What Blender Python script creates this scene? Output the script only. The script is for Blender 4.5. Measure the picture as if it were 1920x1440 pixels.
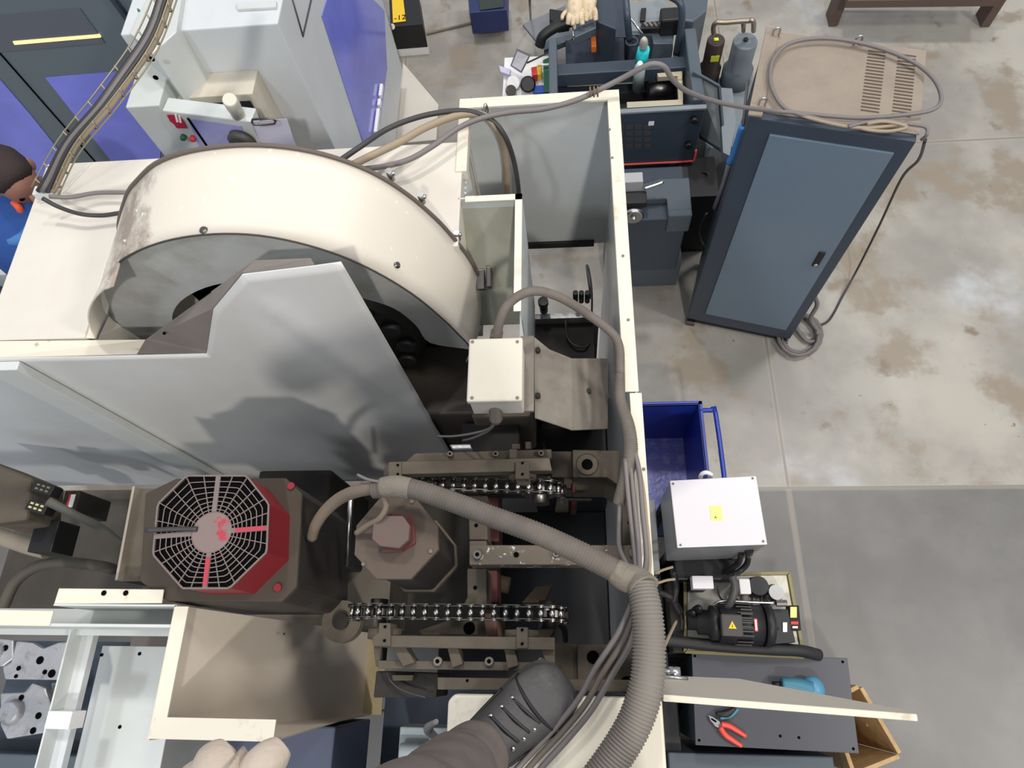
import bpy, bmesh, math, random
from mathutils import Vector as V, Matrix
random.seed(7)
S = bpy.context.scene
COL = S.collection
for o in list(bpy.data.objects): bpy.data.objects.remove(o)

# ------------------------------------------------------------------ camera, world, lights
ROW = [V((0.99599248, 0.01345756, -0.08841877)), V((-0.02245926, -0.9193017, -0.39291216)), V((-0.08657117, 0.39332337, -0.91531533))]
FPX = 1255.0
CAM = V((0, 0, 3.5))
cd = bpy.data.cameras.new('camera'); cam = bpy.data.objects.new('camera', cd); COL.objects.link(cam)
cd.sensor_width = 36; cd.lens = FPX / 1920 * 36; cd.clip_start = 0.02; cd.clip_end = 100
m3 = Matrix((ROW[0], -ROW[1], -ROW[2])).transposed()
cam.matrix_world = Matrix.Translation(CAM) @ m3.to_4x4()
S.camera = cam
S.view_settings.view_transform = 'Standard'; S.view_settings.look = 'None'
S.view_settings.gamma = 1; S.view_settings.use_curve_mapping = False
S.view_settings.exposure = -0.12
w = bpy.data.worlds.new('hall'); S.world = w; w.use_nodes = True
w.node_tree.nodes['Background'].inputs[0].default_value = (0.86, 0.90, 1.0, 1)
w.node_tree.nodes['Background'].inputs[1].default_value = 0.62
def lamp(name, loc, tgt, size, power, col=(1, 1, 1), sy=None):
    l = bpy.data.lights.new(name, 'AREA'); l.size = size; l.energy = power; l.color = col
    if sy: l.shape = 'RECTANGLE'; l.size_y = sy
    o = bpy.data.objects.new(name, l); COL.objects.link(o); o.location = loc
    o.rotation_euler = (V(tgt) - V(loc)).to_track_quat('-Z', 'Y').to_euler()
    return o
lamp('high_bay_lamp', (-0.9, 5.2, 11.0), (0, 1.0, 1.0), 0.7, 340, (1.0, 0.96, 0.91))
lamp('high_bay_lamp', (4.6, 4.6, 11.0), (1.6, 1.6, 0.0), 1.4, 330, (1.0, 0.97, 0.94))
lamp('high_bay_lamp', (1.2, -5.5, 9.0), (-0.8, 0.4, 1.8), 0.35, 420, (1.0, 0.95, 0.88))
lamp('high_bay_lamp', (5.5, -0.6, 7.5), (-0.7, 0.2, 1.6), 0.8, 230, (1.0, 0.96, 0.9))  # unseen lamp added at the right to brighten the chute wall
lamp('high_bay_lamp', (-4.0, -4.0, 10.0), (-0.8, 0.8, 1.8), 0.8, 230, (0.86, 0.93, 1.0))

# ------------------------------------------------------------------ pixel to place helpers
def ray(u, v): return (ROW[0] * (u - 960) + ROW[1] * (v - 720) + ROW[2] * FPX) / FPX
def at(u, v, z=None, y=None, x=None):
    r = ray(u, v)
    if z is not None: t = (z - CAM.z) / r.z
    elif y is not None: t = y / r.y
    else: t = x / r.x
    return CAM + r * t
def atp(u, v, p0, n):
    r = ray(u, v); t = (p0 - CAM).dot(n) / r.dot(n)
    return CAM + r * t

# ------------------------------------------------------------------ materials
def lin(c):
    r = []
    for x in c:
        x /= 255.0
        r.append(x / 12.92 if x <= .04045 else ((x + .055) / 1.055) ** 2.4)
    return (*r, 1)
MATS = {}
def mat(name, rgb, rough=.5, metal=0., dirt=None, dscale=6., damt=.5, bump=0., bscale=60., emit=0., spec=.5, sharp=.12, trans=0.):
    m = bpy.data.materials.new(name); m.use_nodes = True
    N = m.node_tree.nodes; L = m.node_tree.links; b = N['Principled BSDF']
    b.inputs['Base Color'].default_value = lin(rgb); b.inputs['Roughness'].default_value = rough
    b.inputs['Metallic'].default_value = metal; b.inputs['Specular IOR Level'].default_value = spec
    if trans: b.inputs['Transmission Weight'].default_value = trans
    if emit:
        b.inputs['Emission Color'].default_value = lin(rgb); b.inputs['Emission Strength'].default_value = emit
    tc = N.new('ShaderNodeTexCoord')
    if dirt:
        n = N.new('ShaderNodeTexNoise'); n.inputs['Scale'].default_value = dscale; n.inputs['Detail'].default_value = 8; n.inputs['Roughness'].default_value = .65
        L.new(tc.outputs['Object'], n.inputs['Vector'])
        r = N.new('ShaderNodeMapRange'); c = 1 - damt * .5 - .08
        r.inputs[1].default_value = c * .55 + .18 - sharp * .5; r.inputs[2].default_value = c * .55 + .18 + sharp
        L.new(n.outputs['Fac'], r.inputs[0])
        mx = N.new('ShaderNodeMix'); mx.data_type = 'RGBA'
        mx.inputs[6].default_value = lin(rgb); mx.inputs[7].default_value = lin(dirt)
        L.new(r.outputs[0], mx.inputs[0]); L.new(mx.outputs[2], b.inputs['Base Color'])
    if bump:
        n2 = N.new('ShaderNodeTexNoise'); n2.inputs['Scale'].default_value = bscale; n2.inputs['Detail'].default_value = 5
        L.new(tc.outputs['Object'], n2.inputs['Vector'])
        bp = N.new('ShaderNodeBump'); bp.inputs['Strength'].default_value = bump; bp.inputs['Distance'].default_value = .01
        L.new(n2.outputs['Fac'], bp.inputs['Height']); L.new(bp.outputs[0], b.inputs['Normal'])
    MATS[name] = m; return m
CREAM = mat('cream_paint', (210, 204, 193), .5, dirt=(198, 190, 177), dscale=5, damt=.5, sharp=.4)
CREAM2 = mat('chipped_cream_paint', (214, 207, 189), .45, dirt=(168, 152, 126), dscale=14, damt=.18, bump=.05, bscale=120)
GREYW = mat('pale_grey_paint', (200, 204, 202), .4, dirt=(184, 186, 178), dscale=4, damt=.5, sharp=.4)
PANELIN = mat('inner_grey_sheet', (200, 204, 206), .32, dirt=(184, 186, 180), dscale=3, damt=.45, sharp=.3)
OLIVE = mat('dull_inner_sheet', (142, 142, 128), .4, dirt=(118, 116, 100), dscale=6, damt=.5, sharp=.3)
TAN = mat('tan_coated_sheet', (220, 208, 192), .6, dirt=(208, 194, 172), dscale=3, damt=.4, sharp=.4)
CAST = mat('dusty_casting', (96, 87, 74), .85, dirt=(74, 67, 57), dscale=9, damt=.5, bump=.15, bscale=90, sharp=.3)
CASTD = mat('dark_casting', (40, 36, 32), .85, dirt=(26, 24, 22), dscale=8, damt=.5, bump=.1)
CASTP = mat('chipped_casting', (98, 88, 75), .7, dirt=(214, 208, 196), dscale=34, damt=.32, sharp=.03)
CASTS = mat('scuffed_bracket_sheet', (120, 113, 103), .65, dirt=(98, 90, 81), dscale=12, damt=.5, bump=.08, sharp=.2)
INNER = mat('machine_inside_floor', (84, 78, 70), .8, dirt=(58, 54, 48), dscale=4, damt=.5, sharp=.3)
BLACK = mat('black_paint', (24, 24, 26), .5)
RUBB = mat('black_rubber', (30, 29, 29), .6)
HOSE = mat('dusty_grey_hose', (104, 96, 88), .75, dirt=(84, 77, 70), dscale=20, damt=.5, sharp=.3)
CABG = mat('grey_cable_jacket', (112, 106, 104), .55)
CABT = mat('dusty_tan_cable', (150, 134, 112), .7)
CABK = mat('black_cable_jacket', (52, 50, 50), .5)
REDM = mat('red_enamel', (130, 30, 38), .5, dirt=(120, 40, 40), dscale=14, damt=.35, sharp=.2)
REDD = mat('dusty_red_plastic', (110, 56, 54), .75, dirt=(92, 72, 66), dscale=16, damt=.5, sharp=.2)
GRILL = mat('dusty_grille_plastic', (112, 100, 97), .6)
HUBM = mat('dusty_grille_hub', (120, 104, 100), .7, dirt=(158, 54, 66), dscale=22, damt=.38, sharp=.04)
MOTF = mat('dusty_motor_flange', (98, 85, 74), .85, dirt=(86, 72, 64), dscale=11, damt=.4, sharp=.3)
MOTB = mat('motor_body_black', (48, 44, 42), .6, dirt=(70, 62, 54), dscale=8, damt=.4, sharp=.3)
STEEL = mat('bright_steel', (190, 188, 184), .28, metal=1.)
STEELD = mat('oily_chain_steel', (120, 116, 112), .35, metal=1.)
CASTAL = mat('aluminium_casting', (176, 176, 178), .42, metal=.6, dirt=(120, 118, 116), dscale=20, damt=.35, bump=.2, bscale=40)
SLATE = mat('slate_paint', (80, 90, 98), .4, dirt=(74, 84, 92), dscale=4, damt=.5, sharp=.4)
SLATED = mat('dark_slate_paint', (54, 64, 76), .4)
SLATEL = mat('light_slate_paint', (128, 136, 140), .4)
CABDOOR = mat('steel_blue_door_paint', (104, 120, 134), .35, dirt=(96, 112, 128), dscale=3, damt=.5, sharp=.4)
CABTOP = mat('dusty_cabinet_top', (142, 130, 117), .85, dirt=(126, 115, 102), dscale=9, damt=.45, sharp=.3)
BLUEW = mat('blue_reflection_window', (136, 142, 244), .12, dirt=(78, 90, 150), dscale=1.3, damt=.5, sharp=.5, spec=.7)  # bluish reflections in the glass are painted into its colour
BLUEB = mat('blue_bin_paint', (24, 52, 150), .35)
BLUEF = mat('scraped_blue_bin_floor', (124, 128, 200), .3, dirt=(196, 196, 220), dscale=26, damt=.35, bump=.2, sharp=.2)
WHITEB = mat('white_box_paint', (214, 210, 213), .3)
SIDEG = mat('brushed_grey_side', (138, 138, 140), .35, dirt=(96, 96, 98), dscale=3, damt=.5, sharp=.4)
YEL = mat('yellow_sticker', (236, 196, 40), .5)
YELL = mat('pale_yellow_sticker', (232, 228, 130), .5)
YGR = mat('yellow_green_label', (206, 214, 50), .5)
REDL = mat('red_label', (200, 50, 50), .5)
WHL = mat('white_label', (232, 230, 228), .5)
INK = mat('black_ink', (8, 8, 8), .9, spec=.05)
WOOD = mat('raw_crate_wood', (184, 152, 106), .7, dirt=(132, 100, 64), dscale=14, damt=.4, sharp=.3)
TROU = mat('charcoal_work_trousers', (106, 97, 91), .9, dirt=(90, 82, 77), dscale=12, damt=.5, bump=.15, bscale=300, sharp=.3)
BOOT = mat('dusty_black_boot_leather', (70, 68, 68), .55, dirt=(98, 94, 90), dscale=14, damt=.35, bump=.2, bscale=40, sharp=.2)
GLOVE = mat('beige_work_glove', (190, 176, 160), .9, dirt=(172, 154, 140), dscale=18, damt=.5, bump=.2, bscale=200, sharp=.3)
SKIN = mat('skin', (158, 112, 96), .6, dirt=(140, 92, 78), dscale=14, damt=.4, sharp=.3)
HAIR = mat('dark_brown_hair', (48, 36, 34), .8, bump=.4, bscale=200)
BLUJ = mat('blue_work_jacket', (36, 74, 142), .85, bump=.1, bscale=60)
BLUJL = mat('light_blue_collar', (66, 118, 178), .85)
ORAN = mat('orange_strap', (232, 96, 62), .6)
TURQ = mat('turquoise_cap', (30, 190, 196), .35)
GLASSC = mat('clear_bottle_plastic', (200, 220, 214), .08, trans=.8)
BLUEP = mat('bright_blue_foam', (62, 134, 206), .5)
TEAL = mat('teal_rubber', (62, 120, 140), .5)
PLIER = mat('orange_red_grip', (222, 74, 58), .4)
SCREEN = mat('pale_screen', (150, 150, 200), .15, dirt=(190, 190, 214), dscale=4, damt=.5, sharp=.3)
REFLG = mat('lamp_reflection_glow', (250, 220, 140), .5, emit=1.3)  # emission stands in for a lamp mirrored in glass
ORANP = mat('orange_plastic', (214, 110, 40), .5)
GREENP = mat('green_plastic', (36, 92, 62), .5)
PURP = mat('shiny_tray_top', (206, 202, 188), .3, dirt=(160, 152, 128), dscale=14, damt=.3, sharp=.2)
BRONZE = mat('olive_edge_paint', (132, 122, 76), .45)

# stained drum paint
def drum_mat():
    m = mat('stained_cream_hood_paint', (212, 204, 190), .45); N = m.node_tree.nodes; L = m.node_tree.links; b = N['Principled BSDF']
    tc = N['Texture Coordinate']
    geo = N.new('ShaderNodeNewGeometry'); sx = N.new('ShaderNodeSeparateXYZ'); L.new(geo.outputs['Position'], sx.inputs[0])
    n = N.new('ShaderNodeTexNoise'); n.inputs['Scale'].default_value = 9; n.inputs['Detail'].default_value = 9; n.inputs['Roughness'].default_value = .7
    L.new(geo.outputs['Position'], n.inputs['Vector'])
    # stain band around x=-1.10 on the shoulder
    a = N.new('ShaderNodeMath'); a.operation = 'ADD'; a.inputs[1].default_value = .965; L.new(sx.outputs[0], a.inputs[0])
    ab = N.new('ShaderNodeMath'); ab.operation = 'ABSOLUTE'; L.new(a.outputs[0], ab.inputs[0])
    r = N.new('ShaderNodeMapRange'); r.inputs[1].default_value = .13; r.inputs[2].default_value = .01; L.new(ab.outputs[0], r.inputs[0])
    ad = N.new('ShaderNodeMath'); ad.operation = 'MULTIPLY_ADD'; ad.inputs[1].default_value = .42; L.new(r.outputs[0], ad.inputs[0]); L.new(n.outputs['Fac'], ad.inputs[2])
    r2 = N.new('ShaderNodeMapRange'); r2.inputs[1].default_value = .68; r2.inputs[2].default_value = .86; L.new(ad.outputs[0], r2.inputs[0])
    mx = N.new('ShaderNodeMix'); mx.data_type = 'RGBA'; mx.inputs[6].default_value = lin((212, 204, 190)); mx.inputs[7].default_value = lin((150, 136, 122))
    L.new(r2.outputs[0], mx.inputs[0])
    # small pale specks on the crown
    vo = N.new('ShaderNodeTexNoise'); vo.inputs['Scale'].default_value = 55; vo.inputs['Detail'].default_value = 3; L.new(geo.outputs['Position'], vo.inputs['Vector'])
    r3 = N.new('ShaderNodeMapRange'); r3.inputs[1].default_value = .68; r3.inputs[2].default_value = .72; L.new(vo.outputs['Fac'], r3.inputs[0])
    mx2 = N.new('ShaderNodeMix'); mx2.data_type = 'RGBA'; mx2.inputs[7].default_value = lin((226, 220, 208)); L.new(r3.outputs[0], mx2.inputs[0]); L.new(mx.outputs[2], mx2.inputs[6])
    L.new(mx2.outputs[2], b.inputs['Base Color'])
    return m
DRUM = drum_mat()

def floor_mat():
    m = bpy.data.materials.new('stained_concrete'); m.use_nodes = True
    N = m.node_tree.nodes; L = m.node_tree.links; b = N['Principled BSDF']; b.inputs['Roughness'].default_value = .38
    geo = N.new('ShaderNodeNewGeometry'); sx = N.new('ShaderNodeSeparateXYZ'); L.new(geo.outputs['Position'], sx.inputs[0])
    def noise(sc, det=8, ro=.6):
        n = N.new('ShaderNodeTexNoise'); n.inputs['Scale'].default_value = sc; n.inputs['Detail'].default_value = det; n.inputs['Roughness'].default_value = ro; L.new(geo.outputs['Position'], n.inputs['Vector']); return n.outputs['Fac']
    def rng(src, a, c):
        r = N.new('ShaderNodeMapRange'); r.interpolation_type = 'SMOOTHSTEP'; r.inputs[1].default_value = a; r.inputs[2].default_value = c; L.new(src, r.inputs[0]); return r.outputs[0]
    def mix(f, A, B):
        x = N.new('ShaderNodeMix'); x.data_type = 'RGBA'; L.new(f, x.inputs[0])
        for i, q in ((6, A), (7, B)):
            if isinstance(q, tuple): x.inputs[i].default_value = lin(q)
            else: L.new(q, x.inputs[i])
        return x.outputs[2]
    def math2(op, a, bb):
        x = N.new('ShaderNodeMath'); x.operation = op
        for i, q in ((0, a), (1, bb)):
            if isinstance(q, (int, float)): x.inputs[i].default_value = q
            else: L.new(q, x.inputs[i])
        return x.outputs[0]
    c = mix(rng(noise(1.1), .35, .65), (138, 134, 126), (170, 165, 154))
    c = mix(rng(noise(2.0, 10, .62), .51, .62), c, (138, 127, 111))
    c = mix(rng(noise(.8, 6), .55, .7), c, (180, 182, 184))
    c = mix(rng(noise(4.2, 6, .5), .64, .72), c, (124, 112, 96))
    c = mix(rng(noise(22, 3, .5), .72, .76), c, (120, 110, 98))
    # darker slab beyond the joint; its tone also paints in some light falloff
    dark = mix(rng(noise(1.4), .38, .64), (98, 96, 93), (114, 112, 108))
    edge = rng(sx.outputs[1], .895, .875)
    c = mix(edge, c, dark)
    for ax, ps in ((0, (1.11, 3.36, -1.15, -3.4)), (1, (.885, 3.1, 5.35))):
        for p in ps:
            d = math2('ABSOLUTE', math2('SUBTRACT', sx.outputs[ax], p), 0)
            c = mix(rng(d, .009, .004), c, (112, 104, 92))
            c = mix(math2('MULTIPLY', rng(d, .02, .010), .3), c, (168, 162, 150))
    L.new(c, b.inputs['Base Color'])
    bp = N.new('ShaderNodeBump'); bp.inputs['Strength'].default_value = .1; L.new(noise(9), bp.inputs['Height']); L.new(bp.outputs[0], b.inputs['Normal'])
    return m
FLOOR = floor_mat()

def ribmat():
    m = mat('ribbed_grey_conduit', (118, 112, 104), .7)
    return m
RIB = ribmat()

# ------------------------------------------------------------------ mesh builder
class MB:
    def __init__(s): s.v = []; s.f = []; s.smooth = []
    def add(s, vs, fs, smooth=False):
        n = len(s.v); s.v += [V(p) for p in vs]
        for f in fs: s.f.append([n + i for i in f]); s.smooth.append(smooth)
        return s
    def hexa(s, c):
        return s.add(c, [(0, 3, 2, 1), (4, 5, 6, 7), (0, 1, 5, 4), (1, 2, 6, 5), (2, 3, 7, 6), (3, 0, 4, 7)])
    def box(s, x0, x1, y0, y1, z0, z1):
        return s.hexa([(x0, y0, z0), (x1, y0, z0), (x1, y1, z0), (x0, y1, z0), (x0, y0, z1), (x1, y0, z1), (x1, y1, z1), (x0, y1, z1)])
    def obox(s, o, a, b, c):
        o, a, b, c = V(o), V(a), V(b), V(c)
        return s.hexa([o, o + a, o + a + b, o + b, o + c, o + a + c, o + a + b + c, o + b + c])
    def bar(s, p, q, w, h=None, up=(0, 0, 1)):
        p, q = V(p), V(q); d = (q - p); h = h or w
        sd = d.cross(V(up)); sd = sd.normalized() if sd.length > 1e-6 else V((1, 0, 0)); u = sd.cross(d).normalized()
        return s.obox(p - sd * w / 2 - u * h / 2, sd * w, u * h, d) if False else s.hexa([p - sd * w / 2 - u * h / 2, p + sd * w / 2 - u * h / 2, p + sd * w / 2 + u * h / 2, p - sd * w / 2 + u * h / 2,
                 q - sd * w / 2 - u * h / 2, q + sd * w / 2 - u * h / 2, q + sd * w / 2 + u * h / 2, q - sd * w / 2 + u * h / 2])
    def prism(s, pts, t):
        pts = [V(p) for p in pts]; t = V(t); n = len(pts)
        return s.add(pts + [p + t for p in pts], [tuple(range(n))[::-1], tuple(range(n, 2 * n))] + [(i, (i + 1) % n, n + (i + 1) % n, n + i) for i in range(n)])
    def cyl(s, p, q, r, r2=None, n=20, caps=True):
        return s.lathe(p, q, [(0, r), (1, r if r2 is None else r2)], n, caps)
    def lathe(s, p, q, prof, n=20, caps=True, sharp=False):
        p, q = V(p), V(q); d = q - p; a = d.normalized(); sd = a.orthogonal().normalized(); u = a.cross(sd)
        vs = []; fs = []
        for t, r in prof:
            for i in range(n):
                th = 2 * math.pi * i / n; vs.append(p + d * t + (sd * math.cos(th) + u * math.sin(th)) * r)
        for k in range(len(prof) - 1):
            for i in range(n):
                j = (i + 1) % n; fs.append((k * n + i, k * n + j, (k + 1) * n + j, (k + 1) * n + i))
        s.add(vs, fs, n > 8)
        if caps:
            base = len(s.v) - len(vs)
            s.f.append([base + i for i in range(n)][::-1]); s.smooth.append(False)
            s.f.append([base + (len(prof) - 1) * n + i for i in range(n)]); s.smooth.append(False)
        return s
    def tube(s, pts, r, n=10, sub=6, caps=True, rib=0, ribamp=.1):
        P = spline(pts, sub); R = r
        if isinstance(r, (list, tuple)): R = spline([V((q, 0, 0)) for q in r], sub); R = [q.x for q in R]
        else: R = [r] * len(P)
        if rib:  # resample and modulate for corrugation
            L = [0]
            for i in range(1, len(P)): L.append(L[-1] + (P[i] - P[i - 1]).length)
            cnt = max(4, int(L[-1] / rib) * 4); P2 = []; R2 = []; k = 0
            for c in range(cnt + 1):
                t = L[-1] * c / cnt
                while k < len(P) - 2 and L[k + 1] < t: k += 1
                f = (t - L[k]) / max(1e-9, L[k + 1] - L[k])
                P2.append(P[k].lerp(P[k + 1], f)); R2.append((R[k] * (1 - f) + R[k + 1] * f) * (1 + ribamp * (1 if c % 4 in (1, 2) else -1) * .5))
            P, R = P2, R2
        vs = []; fs = []; nrm = None
        for i, p in enumerate(P):
            d = (P[min(i + 1, len(P) - 1)] - P[max(i - 1, 0)]).normalized()
            if nrm is None: nrm = d.orthogonal().normalized()
            else: nrm = (nrm - d * nrm.dot(d)).normalized()
            bi = d.cross(nrm)
            for k in range(n):
                th = 2 * math.pi * k / n; vs.append(p + (nrm * math.cos(th) + bi * math.sin(th)) * R[i])
        for i in range(len(P) - 1):
            for k in range(n):
                j = (k + 1) % n; fs.append((i * n + k, i * n + j, (i + 1) * n + j, (i + 1) * n + k))
        b0 = len(s.v); s.add(vs, fs, True)
        if caps:
            s.f.append([b0 + k for k in range(n)][::-1]); s.smooth.append(False)
            s.f.append([b0 + (len(P) - 1) * n + k for k in range(n)]); s.smooth.append(False)
        return s
    def sphere(s, c, r, sc=(1, 1, 1), n=12):
        c = V(c); vs = []; fs = []
        for i in range(n + 1):
            ph = math.pi * i / n
            for j in range(n * 2):
                th = math.pi * j / n; vs.append(c + V((math.sin(ph) * math.cos(th) * r * sc[0], math.sin(ph) * math.sin(th) * r * sc[1], math.cos(ph) * r * sc[2])))
        for i in range(n):
            for j in range(n * 2):
                k = (j + 1) % (n * 2); fs.append((i * 2 * n + j, (i + 1) * 2 * n + j, (i + 1) * 2 * n + k, i * 2 * n + k))
        return s.add(vs, fs, True)
    def loft(s, rings, caps=True):
        n = len(rings[0]); vs = [p for r in rings for p in r]; fs = []
        for i in range(len(rings) - 1):
            for k in range(n):
                j = (k + 1) % n; fs.append((i * n + k, i * n + j, (i + 1) * n + j, (i + 1) * n + k))
        b0 = len(s.v); s.add(vs, fs, True)
        if caps:
            s.f.append([b0 + k for k in range(n)][::-1]); s.smooth.append(True)
            s.f.append([b0 + (len(rings) - 1) * n + k for k in range(n)]); s.smooth.append(True)
        return s
    def build(s, name, m, parent=None, bevel=0., subd=0, loc=None):
        off = V((0, 0, 0))
        if parent is not None: off = wloc(parent)
        elif loc is not None: off = V(loc)
        else:
            xs = [p.x for p in s.v]; ys = [p.y for p in s.v]; zs = [p.z for p in s.v]
            off = V(((min(xs) + max(xs)) / 2, (min(ys) + max(ys)) / 2, min(zs)))
        me = bpy.data.meshes.new(name); me.from_pydata([p - off for p in s.v], [], s.f); me.update()
        me.polygons.foreach_set('use_smooth', s.smooth)
        bm = bmesh.new(); bm.from_mesh(me); bmesh.ops.recalc_face_normals(bm, faces=bm.faces); bm.to_mesh(me); bm.free()
        me.materials.append(m)
        o = bpy.data.objects.new(name, me); COL.objects.link(o)
        if parent is not None: o.parent = parent
        else: o.location = off
        if bevel:
            b = o.modifiers.new('bevel', 'BEVEL'); b.width = bevel; b.segments = 2; b.limit_method = 'ANGLE'; b.angle_limit = math.radians(40)
        if subd:
            q = o.modifiers.new('subd', 'SUBSURF'); q.levels = subd; q.render_levels = subd
        return o
def wloc(o):
    p = V(o.location)
    while o.parent: o = o.parent; p = p + o.location
    return p
def spline(pts, sub):
    P = [V(p) for p in pts]
    if len(P) < 3 or sub <= 1: return P
    Q = [P[0] * 2 - P[1]] + P + [P[-1] * 2 - P[-2]]; out = []
    for i in range(1, len(Q) - 2):
        a, b, c, d = Q[i - 1], Q[i], Q[i + 1], Q[i + 2]
        for k in range(sub):
            t = k / sub
            out.append(.5 * ((2 * b) + (c - a) * t + (2 * a - 5 * b + 4 * c - d) * t * t + (3 * b - a - 3 * c + d) * t ** 3))
    out.append(P[-1]); return out
def tag(o, label=None, cat=None, group=None, kind=None):
    if label: o['label'] = label
    if cat: o['category'] = cat
    if group: o['group'] = group
    if kind: o['kind'] = kind
    return o
def thing(name, label, cat, loc=(0, 0, 0), group=None):
    o = bpy.data.objects.new(name, None); COL.objects.link(o); o.location = loc; o.empty_display_size = .05
    return tag(o, label, cat, group)
def box(*a): return MB().box(*a)
def pxpath(L): return [at(u, v, z=z) for u, v, z in L]
def quad_at(pts, **k): return [at(u, v, **k) for u, v in pts]
def text(name, body, o, xd, yd, size, m, parent):
    cu = bpy.data.curves.new(name, 'FONT'); cu.body = body; cu.size = size; cu.extrude = .0004; cu.align_x = 'CENTER'; cu.align_y = 'CENTER'
    t = bpy.data.objects.new(name, cu); COL.objects.link(t)
    bpy.context.view_layer.update()
    me = bpy.data.meshes.new_from_object(t.evaluated_get(bpy.context.evaluated_depsgraph_get()))
    bpy.data.objects.remove(t); me.materials.clear(); me.materials.append(m)
    r = bpy.data.objects.new(name, me); COL.objects.link(r)
    xd = V(xd).normalized(); yd = V(yd); yd = (yd - xd * yd.dot(xd)).normalized(); zd = xd.cross(yd)
    M4 = Matrix((xd, yd, zd)).transposed().to_4x4(); M4.translation = V(o) - wloc(parent)
    r.parent = parent; r.matrix_basis = M4
    return r
T = 2.1   # height of the machine's top edge

# ================================================================== FLOOR
fl = MB().box(-9, 9, -6, 12, -.1, 0).build('floor', FLOOR, loc=(0, 0, 0)); fl['kind'] = 'structure'

# ================================================================== ENCLOSURE OF THE BIG MACHINE
enc = thing('machining_center', 'cream sheet metal enclosure of the large machine below the camera, open at the top', 'machine', (-.6, .6, 0))
def P(mb, name, m, parent=enc, bevel=.0015, **k): return mb.build(name, m, parent, bevel=bevel, **k)
# flat top cover with its right side face and louvres
P(MB().prism([(-1.49, .755, T), (-1.215, .755, T), (-1.215, .985, T), (-.275, .985, T), (-.275, 1.325, T), (-1.49, 1.325, T)], (0, 0, -.5)), 'top_cover', CREAM, bevel=.003)
sd = MB()
for k in range(7): sd.box(-.2755, -.270, 1.17 + k * .018, 1.178 + k * .018, T - .16, T - .05)
P(sd, 'louvre', GREYW)
P(MB().box(-.292, -.262, 1.22, 1.441, T - .03, T + .004), 'cover_flange', CREAM2)
P(MB().box(-.292, -.288, 1.32, 1.47, T - .7, T - .03), 'side_sheet', CREAM)
# back panel
b = MB(); b.box(-.287, .144, 1.472, 1.476, 1.39, T); b.box(-.29, .15, 1.442, 1.4722, T - .003, T)
P(b, 'back_panel', PANELIN, bevel=0)
P(MB().box(-.292, .152, 1.442, 1.477, T, T + .004), 'back_rim', CREAM2, bevel=.001)
P(MB().box(-.15, .1, 1.46, 1.471, 1.385, 1.415), 'floor_seal', RUBB)
# right-hand side panel with folded rim
P(MB().box(.1445, .149, -.045, 1.472, .25, T), 'side_panel', PANELIN, bevel=0)
r = MB(); r.box(.119, .152, .575, 1.442, T, T + .004); r.box(.119, .122, .575, 1.442, T - .02, T)
P(r, 'side_rim', CREAM2)
P(MB().box(.131, .158, -.02, .572, T, T + .004), 'side_rim', CREAM2)
for (u, v) in ((1143, 243), (1148, 296), (1168, 480), (1178, 600), (1207, 880), (1229, 1150)):
    p = at(u, v, z=T + .004); P(MB().cyl(p, p + V((0, 0, .002)), .0035, n=10), 'rim_screw', CASTS, bevel=0)
# clips on the back rim
c = MB(); c.tube([at(908, 210, z=T + .03), at(910, 196, z=T + .045), at(914, 205, z=T + .02), at(913, 216, z=T + .005)], .004, 8)
P(c, 'cable_clip', STEEL, bevel=0)
# inner partition
b = MB(); b.box(-.128, -.114, .79, 1.135, T - .15, T - .146); b.box(-.116, -.113, .79, 1.135, 1.52, T); b.box(-.28, -.114, 1.131, 1.135, 1.7, T)
P(b, 'partition', GREYW, bevel=0)
b = MB(); b.box(-.131, -.113, .79, 1.137, T, T + .003); b.box(-.262, -.113, 1.119, 1.137, T, T + .003)
P(b, 'partition_rim', CREAM2, bevel=0)
pl = [at(790, 372, z=T - .03), at(970, 372, z=T - .06), at(970, 600, z=1.82), at(905, 640, z=1.78), at(850, 470, z=1.9)]
P(MB().prism([V((-.42, 1.13, T - .04)), V((-.118, 1.13, T - .04)), V((-.118, .92, 1.80)), V((-.42, .92, 1.80))], (0, 0, -.004)), 'sloped_guard', OLIVE, bevel=0)
P(MB().box(-.56, -.20, .72, .96, 1.2, 1.60), 'arm_cover', mat('brown_grey_cover', (70, 62, 55), .6), bevel=.01)
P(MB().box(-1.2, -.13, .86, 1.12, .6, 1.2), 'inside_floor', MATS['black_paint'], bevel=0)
h = MB(); h.bar((-.24, 1.02, 1.93), (-.24, .97, 1.91), .022, .03); h.bar((-.215, 1.02, 1.94), (-.215, .97, 1.92), .012, .04)
P(h, 'hinge', STEELD)
# inside floor, column and dark casting mass
P(MB().box(-2.4, -.30, .12, .70, .70, .80), 'inside_floor', INNER, bevel=0)
P(MB().box(-.58, .142, -.10, .66, .2, .5), 'column_casting', MATS['black_paint'], bevel=.005)  # black paint deepens the shade between the beams
P(MB().box(-.16, .142, .66, 1.05, .2, .9), 'column_base', MATS['black_paint'], bevel=.005)
P(MB().box(-.34, -.16, .60, .71, 1.0, 1.55), 'ram_housing', CASTD, bevel=.005)
P(MB().box(-.98, -.16, .71, .84, .9, 1.30), 'head_casting', MOTB, bevel=.01)
P(MB().box(-.30, -.12, .70, .92, 1.3, 1.62), 'arm_housing', CAST, bevel=.01)
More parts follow.
